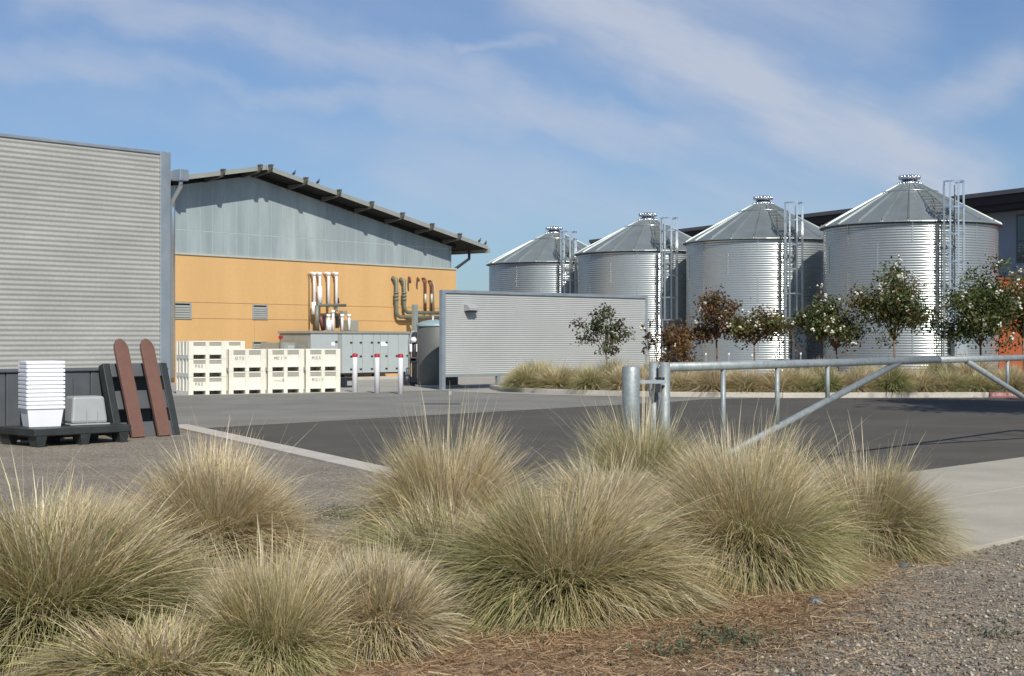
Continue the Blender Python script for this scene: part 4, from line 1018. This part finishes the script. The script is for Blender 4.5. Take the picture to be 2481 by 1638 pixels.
clump(10, .80, 12.4, .56, 9000, (1.6, 3.0, .6, .1, 5.0, .1), 'silvery grey dry bunch grass behind the front centre clump', ns=60, sl=.8, sxy=1.3)
clump(11, 1.28, 14.3, .80, 6500, mixV, 'green bunch grass growing round the foot of the gate post', ns=150, sl=1.35, top=.6, sxy=1.15)
clump(12, 2.0, 13.2, .66, 7500, mixS, 'pale bunch grass hiding the lower end of the gate brace', ns=80, sl=1.1, top=.55, sxy=1.2)
clump(14, -1.75, 7.0, .32, 7000, mixG, 'low green bunch grass in the lowest row, left of the pale one', ns=8, sl=.4, top=.15, sxy=1.5)

# small green weed mats and litter
def scatter_strips(name, seed, n, gen, mat, label=None):
    rg = np.random.default_rng(seed); V, Fq, C = gen(rg, n)
    o = bpy.data.objects.new(name, mesh_from_arrays(name, V, Fq, C, mat)); COL.objects.link(o); return stuff(o)
def in_patch(rg, n):
    # dry litter lies round the clumps
    X = rg.normal(1.2, 1.5, n * 3); Y = rg.normal(8.3, 1.5, n * 3)
    k = (Y > 6.6) & (Y < 12.5) & (X < .35 * Y + .2) & (X > -2.2) & ((X - .55 * (Y - 5.36)) < .15 + rg.normal(0, .35, n * 3) + (rg.random(n * 3) < .12) * 3); X, Y = X[k][:n], Y[k][:n]; return X, Y
def litter(rg, n):
    X, Y = in_patch(rg, n); n = len(X); a = rg.uniform(0, 2 * np.pi, n); l = rg.uniform(.015, .075, n); w = rg.uniform(.0012, .004, n); z = rg.uniform(.006, .03, n)
    d = np.stack([np.cos(a), np.sin(a), rg.normal(0, .14, n)], 1) * l[:, None]; s = np.stack([-np.sin(a), np.cos(a), rg.normal(0, .3, n)], 1) * w[:, None]
    c = np.stack([X, Y, z], 1); V = np.stack([c - d - s, c + d - s * .5, c + d + s * .5, c - d + s], 1).reshape(-1, 3); V[:, 2] = np.maximum(V[:, 2], .004)
    pal = np.array([[.64, .50, .29], [.46, .28, .14], [.24, .14, .075], [.54, .40, .24]]); C = pal[rg.integers(0, 4, n)] * rg.uniform(.7, 1.3, (n, 1))
    return V, np.arange(n * 4).reshape(-1, 4), np.repeat(C, 4, 0)
scatter_strips('leaf_litter', 21, 26000, litter, 'blade')
def stones(rg, n):
    Y = 6.6 + 7.5 * rg.random(n) ** 1.5; X = rg.uniform(-.37, .37, n) * Y
    ins = (X > -1.8) & ((X - .55 * (Y - 5.36)) < rg.normal(0, .30, n)) & (Y < 11.7)
    keep = ~ins | (rg.random(n) < .07); X, Y = X[keep], Y[keep]; n = len(X)
    s = rg.gamma(3.2, .0018, n) + .0025
    octa = np.array([[1, 0, 0], [0, 1, 0], [-1, 0, 0], [0, -1, 0], [0, 0, .8], [0, 0, -.5]])
    R = rg.uniform(.6, 1.35, (n, 6, 1)); a = rg.uniform(0, 6.3, n); ca, sa = np.cos(a)[:, None], np.sin(a)[:, None]
    P = octa[None] * R * s[:, None, None]; x = P[:, :, 0] * ca - P[:, :, 1] * sa; y = P[:, :, 0] * sa + P[:, :, 1] * ca
    V = np.stack([x + X[:, None], y + Y[:, None], P[:, :, 2] + s[:, None] * .35], 2).reshape(-1, 3)
    f = np.array([[0, 1, 4], [1, 2, 4], [2, 3, 4], [3, 0, 4], [1, 0, 5], [2, 1, 5], [3, 2, 5], [0, 3, 5]])
    FQ = (np.arange(n) * 6)[:, None, None] + f[None]; pal = np.array([[.28, .25, .195], [.18, .16, .13], [.46, .41, .32], [.33, .26, .17], [.12, .11, .095]])
    C = pal[rg.integers(0, 5, n)] * rg.uniform(.75, 1.3, (n, 1)); return V, FQ.reshape(-1, 3), np.repeat(C, 6, 0)
scatter_strips('gravel', 22, 34000, stones, 'stone')
def weeds(cx, cy, rx, ry, n, seed, name):
    def gen(rg, n_):
        X = rg.normal(cx, rx, n_); Y = rg.normal(cy, ry, n_); a = rg.uniform(0, 6.3, n_); l = rg.uniform(.006, .022, n_)
        z = rg.uniform(.008, .06, n_); d = np.stack([np.cos(a), np.sin(a), rg.normal(0, .6, n_)], 1) * l[:, None]; s = np.stack([-np.sin(a), np.cos(a), rg.normal(0, .4, n_)], 1) * l[:, None] * .35
        c = np.stack([X, Y, z], 1); V = np.stack([c - d, c - s, c + d, c + s], 1).reshape(-1, 3); V[:, 2] = np.maximum(V[:, 2], .004)
        C = np.array([.10, .12, .065]) * rg.uniform(.6, 1.7, (n_, 1)); return V, np.arange(n_ * 4).reshape(-1, 4), np.repeat(C, 4, 0)
    scatter_strips(name, seed, n, gen, 'blade')
x, y = G(1760, 1555); weeds(x, y, .15, .16, 650, 31, 'ground_cover')
x, y = G(1640, 1590); weeds(x, y, .14, .10, 260, 32, 'ground_cover')
x, y = G(850, 1250); weeds(x, y, .25, .35, 1600, 33, 'ground_cover')
x, y = G(2420, 1545); weeds(x, y, .1, .05, 120, 34, 'ground_cover')
def rock(px, py, s, lab, mat='stone'):
    x, y = G(px, py); rg = random.Random(px); m = MB(); n = 9
    prof = [(.001, 0), (s, .0), (s * 1.1, s * .5), (s * .7, s), (.001, s * 1.15)]
    m.lathe(prof, n); m.v = [(a * rg.uniform(.8, 1.2), b * rg.uniform(.8, 1.2), c * rg.uniform(.85, 1.1)) for a, b, c in m.v]
    o = m.build('rock', 'tank'); o.location = (x, y, 0); tag(o, lab, 'rock')
rock(1976, 1466, .045, 'dark fist-sized stone on the litter before the tall bunch grass')
rock(2190, 1375, .035, 'pale stone at the foot of the greyish bunch grass')

# ---------- planting strip: clumps along the kerb
var = []
for k, mx in enumerate(((2.6, 1.8, 2.2, .6, 1.0, .4), (1.2, .6, 3.0, 3.2, .6, .2), (2.4, 1.2, 1.6, .1, 2.8, 1.2), (2.0, 1.2, 3.4, 1.2, .8, .4))):
    var.append(clump_mesh('kerbside_grass', 100 + k, 3600, 1.0, .0085, mx, ns=20, sl=1.15, top=.4, green_dir=R_(60 * k)))
spots = []
rk = random.Random(5)
def kerb_at(x):
    for (xa, ya), (xb, yb) in zip(kerb_line[1:-1], kerb_line[2:]):
        if xa <= x <= xb: return ya + (yb - ya) * (x - xa) / (xb - xa)
    return 45
x = .45
while x < 19.5:
    spots.append((x, kerb_at(x) + rk.uniform(.75, 1.0), rk.uniform(.72, .95), 0)); x += rk.uniform(.78, 1.0)
x = .8
while x < 20.5:
    spots.append((x, kerb_at(x) + rk.uniform(2.1, 2.7), rk.uniform(.85, 1.1), 1)); x += rk.uniform(1.0, 1.35)
spots += [(.35, 46.6, .85, 0), (.9, 47.4, 1.0, 1)]
wh = ['straw-coloured', 'green', 'greyish tan', 'olive']
ORD = ['first', 'second', 'third', 'fourth', 'fifth', 'sixth', 'seventh', 'eighth', 'ninth', 'tenth', 'eleventh', 'twelfth', 'thirteenth', 'fourteenth', 'fifteenth', 'sixteenth', 'seventeenth', 'eighteenth', 'nineteenth', 'twentieth',
       'twenty-first', 'twenty-second', 'twenty-third', 'twenty-fourth', 'twenty-fifth', 'twenty-sixth', 'twenty-seventh', 'twenty-eighth']
rows = {0: 0, 1: 0}
for (x, y, s, row) in sorted(spots, key=lambda q: q[0] / q[1]):
    v = rk.randrange(4)
    o = bpy.data.objects.new('kerbside_grass', var[v]); COL.objects.link(o); o.location = (x, y, .12); o.rotation_euler = (0, 0, rk.uniform(0, 6.3)); o.scale = (s * 1.05, s * 1.05, s * rk.uniform(.7, .92))
    o['kind'] = 'thing'
    tag(o, f'{wh[v]} bunch grass behind the far kerb, {"front" if row == 0 else "back"} row, {ORD[rows[row]]} from the left', 'grass', 'bunch grasses along the far kerb')
    rows[row] += 1

# ---------- trees
def tree(px, y, ptop, pbot, half, seed, label, cols, wts, n=2600, flowers=25, ground=.12, trunk_px=None, r0=.05, sparse=False, leaf=.055, name='flowering_tree', shape=1.0, abs_=None, group='crape myrtle trees in the planting strip', lop=0):
    rg = np.random.default_rng(seed); rr = random.Random(seed)
    if abs_: X, zt, zb, hw = abs_
    else: X = (px - CX) / F * y; zt = W(px, ptop, y).z; zb = W(px, pbot, y).z; hw = half / F * y
    tpx = X if trunk_px is None else (trunk_px - CX) / F * y
    t = thing(name, label, 'tree', (tpx, y, ground), 0, group)
    zt -= ground; zb -= ground; dx = X - tpx
    fork = zb + (zt - zb) * .12
    tr = MB(); tr.tube([(0, 0, 0), (.02, .01, fork * .5), (dx * .15, 0, fork)], r0, 8, r2=r0 * .7)
    ends = []
    nb = 11 if not sparse else 9
    for k in range(nb):
        a = k * 2.4 + rr.uniform(-.4, .4); f = rr.uniform(.35, 1.0) if not sparse else rr.uniform(.5, 1.0)
        e = Vector((dx + hw * f * math.cos(a) * rr.uniform(.6, .95), hw * .8 * f * math.sin(a), zb + (zt - zb) * ((rr.uniform(.15, .75) if not sparse else rr.uniform(.05, .75) * (1.25 - f * .8)) + (.25 if f < .6 else 0))))
        if k == 0: e = Vector((dx + hw * .1, 0, zt * .98))
        s_ = Vector((dx * .15, 0, fork)); m_ = s_.lerp(e, .5) + Vector((0, 0, (zt - zb) * .12))
        tr.tube([s_, m_, e], r0 * .45, 6, r2=r0 * .12); ends.append((s_, m_, e))
        for _ in range(3):
            q = m_.lerp(e, rr.random()); e2 = q + Vector((rr.uniform(-1, 1) * hw * .4, rr.uniform(-1, 1) * hw * .35, rr.uniform(-.25, .45) * (zt - zb) * .35))
            tr.tube([q, e2], r0 * .2, 5, r2=r0 * .07); ends.append((q, q.lerp(e2, .5), e2))
    tr.build('trunk', 'bark', t, smooth=True)
    # leaves in clusters along the twigs
    cl = []
    for s_, m_, e in ends:
        for _ in range(3 if not sparse else 2):
            f = rr.uniform(.35, 1.05); p = (m_.lerp(e, f)); cl.append((p.x, p.y, p.z))
    if not sparse:
        for _ in range(16):
            a, b = rr.uniform(0, 6.28), rr.random() ** .5
            cl.append((dx + hw * .7 * b * math.cos(a), hw * .6 * b * math.sin(a), zb + (zt - zb) * rr.uniform(.1, .8)))
    cl = np.array(cl); pick = rg.integers(0, len(cl), n); sd = hw * (.15 if not sparse else .085)
    P = cl[pick] + rg.normal(0, 1, (n, 3)) * np.array([sd, sd, sd * .8])
    P[:, 0] += lop * (P[:, 2] - zb)
    keep = (np.abs(P[:, 0] - dx) < hw * 1.15); P = P[keep]; pick = pick[keep]; n = len(P)
    u = rg.normal(0, 1, (n, 3)); u[:, 2] -= .4; u /= np.linalg.norm(u, axis=1, keepdims=True); v = np.cross(u, rg.normal(0, 1, (n, 3))); v /= np.linalg.norm(v, axis=1, keepdims=True)
    sz = leaf * rg.uniform(.6, 1.4, n)[:, None]
    V = np.stack([P - u * sz, P + v * sz * .5, P + u * sz, P - v * sz * .5], 1).reshape(-1, 3)
    pal = np.array(cols); cw = np.array(wts, float); cw /= cw.sum()
    cc = rg.choice(len(pal), len(cl), p=cw); mixr = rg.random(n) < .35
    ci = np.where(mixr, rg.choice(len(pal), n, p=cw), cc[pick])
    C = pal[ci] * rg.uniform(.65, 1.4, (n, 1))
    cr_ = bpy.data.objects.new('crown', mesh_from_arrays('crown', V, np.arange(n * 4).reshape(-1, 4), np.repeat(C, 4, 0), 'leaf')); COL.objects.link(cr_); cr_.parent = t; stuff(cr_)
    if flowers:
        fm = MB(); oi = rg.integers(0, len(cl), flowers)
        for j in oi:
            c = cl[j] + rg.normal(0, 1, 3) * sd * 1.2; c[1] -= hw * .25; c[2] += sd * .6
            rad = rr.uniform(.04, .075)
            for _ in range(4):
                d = rg.normal(0, rad * .7, 3); fm.lathe([(.001, -rad * .6), (rad * .7, 0), (.001, rad * .7)], 5, (0, 0)); 
                o_ = len(fm.v) - 15
                for q in range(o_, len(fm.v)): fm.v[q] = tuple(np.array(fm.v[q]) + c + d)
        stuff(fm.build('blossom', 'petal', t))
    return t
DG = (.055, .078, .022); MG = (.105, .135, .035); RU = (.20, .095, .035); BR = (.11, .065, .04); OG = (.16, .13, .035); DR = (.09, .045, .04); OR = (.30, .15, .04)
tree(1455, 46.0, 742, 872, 104, 41, 'small sparse dark-leaved tree in front of the corrugated screen', [DG, DR, MG, BR], [5, 2, 1, 1], n=1700, flowers=0, trunk_px=1470, r0=.03, sparse=True, leaf=.055)
tree(1640, 47.0, 785, 905, 66, 42, 'rust-brown bushy small tree beside the end of the screen', [RU, OG, BR, OR], [4, 2, 2, 1], n=2600, flowers=4, r0=.03)
tree(1572, 47.5, 770, 860, 26, 43, 'thin twiggy sapling at the right end of the corrugated screen', [DR, BR, MG], [2, 2, 1], n=260, flowers=5, sparse=True, r0=.02)
tree(1733, 47.5, 702, 838, 72, 44, 'reddish small tree with a few white blossoms and a dark straight trunk', [RU, DR, BR, MG, OG], [4, 3, 2, 2, 1], n=4000, flowers=18, trunk_px=1736, r0=.04)
tree(1830, 47.0, 745, 850, 84, 45, 'low spreading rust-and-green tree left of the ladder of the second silo', [RU, MG, DG, BR, OG], [3, 3, 2, 1, 2], n=3800, flowers=18, trunk_px=1827, r0=.035)
tree(2004, 46.5, 722, 866, 96, 46, 'rounded green tree with cream blossoms between the two nearest silos', [DG, MG, OG, RU], [4, 4, 1, 1], n=5600, flowers=30, trunk_px=2030, r0=.04)
tree(2160, 45.5, 645, 850, 110, 47, 'tall green tree with white blossoms before the nearest silo', [DG, MG, RU, OG], [4, 4, 1.3, 1], n=6800, flowers=42, trunk_px=2167, r0=.045)
tree(2374, 45.0, 650, 866, 106, 48, 'dense dark green tree right of the nearest silo ladder', [DG, MG, OG], [5, 3, 1], n=8800, flowers=26, trunk_px=2376, r0=.05)
tree(2465, 47.5, 662, 842, 86, 49, 'orange-tinged tree at the right edge before the orange-red wing', [OR, OG, MG, DG], [2, 3, 3, 2], n=6400, flowers=26, trunk_px=2480, r0=.045)
# large tree right of the picture; its shade falls on the road
tree(0, 27.5, 0, 0, 0, 50, 'large shade tree standing outside the right edge', [DG, MG, OG], [4, 4, 1], n=16000, flowers=0, ground=0, r0=.28, leaf=.13, name='shade_tree', abs_=(15.4, 10.6, 4.4, 4.0), group='', shape=1)

# plant stakes
for i, (px, yt) in enumerate(((1710, 857), (1766, 857), (1822, 860), (1879, 858), (1940, 856))):
    lab = ['first', 'second', 'third', 'fourth', 'fifth'][i]
    p = W(px, yt, 45.5)
    t = thing('planting_stake', f'thin pale stake in the planting strip, {lab} from the gate post', 'stake', (p.x, 45.5, .12), 0, 'planting stakes')
    MB().tube([(0, 0, 0), (0, 0, p.z - .16)], .018, 6).build('shaft', 'grey_plastic', t)
    MB().tube([(0, 0, p.z - .159), (0, 0, p.z - .10)], .03, 6).build('cap', 'white_paint', t)
print('objects', len(bpy.data.objects), 'tris', sum(len(m.polygons) for m in bpy.data.meshes))
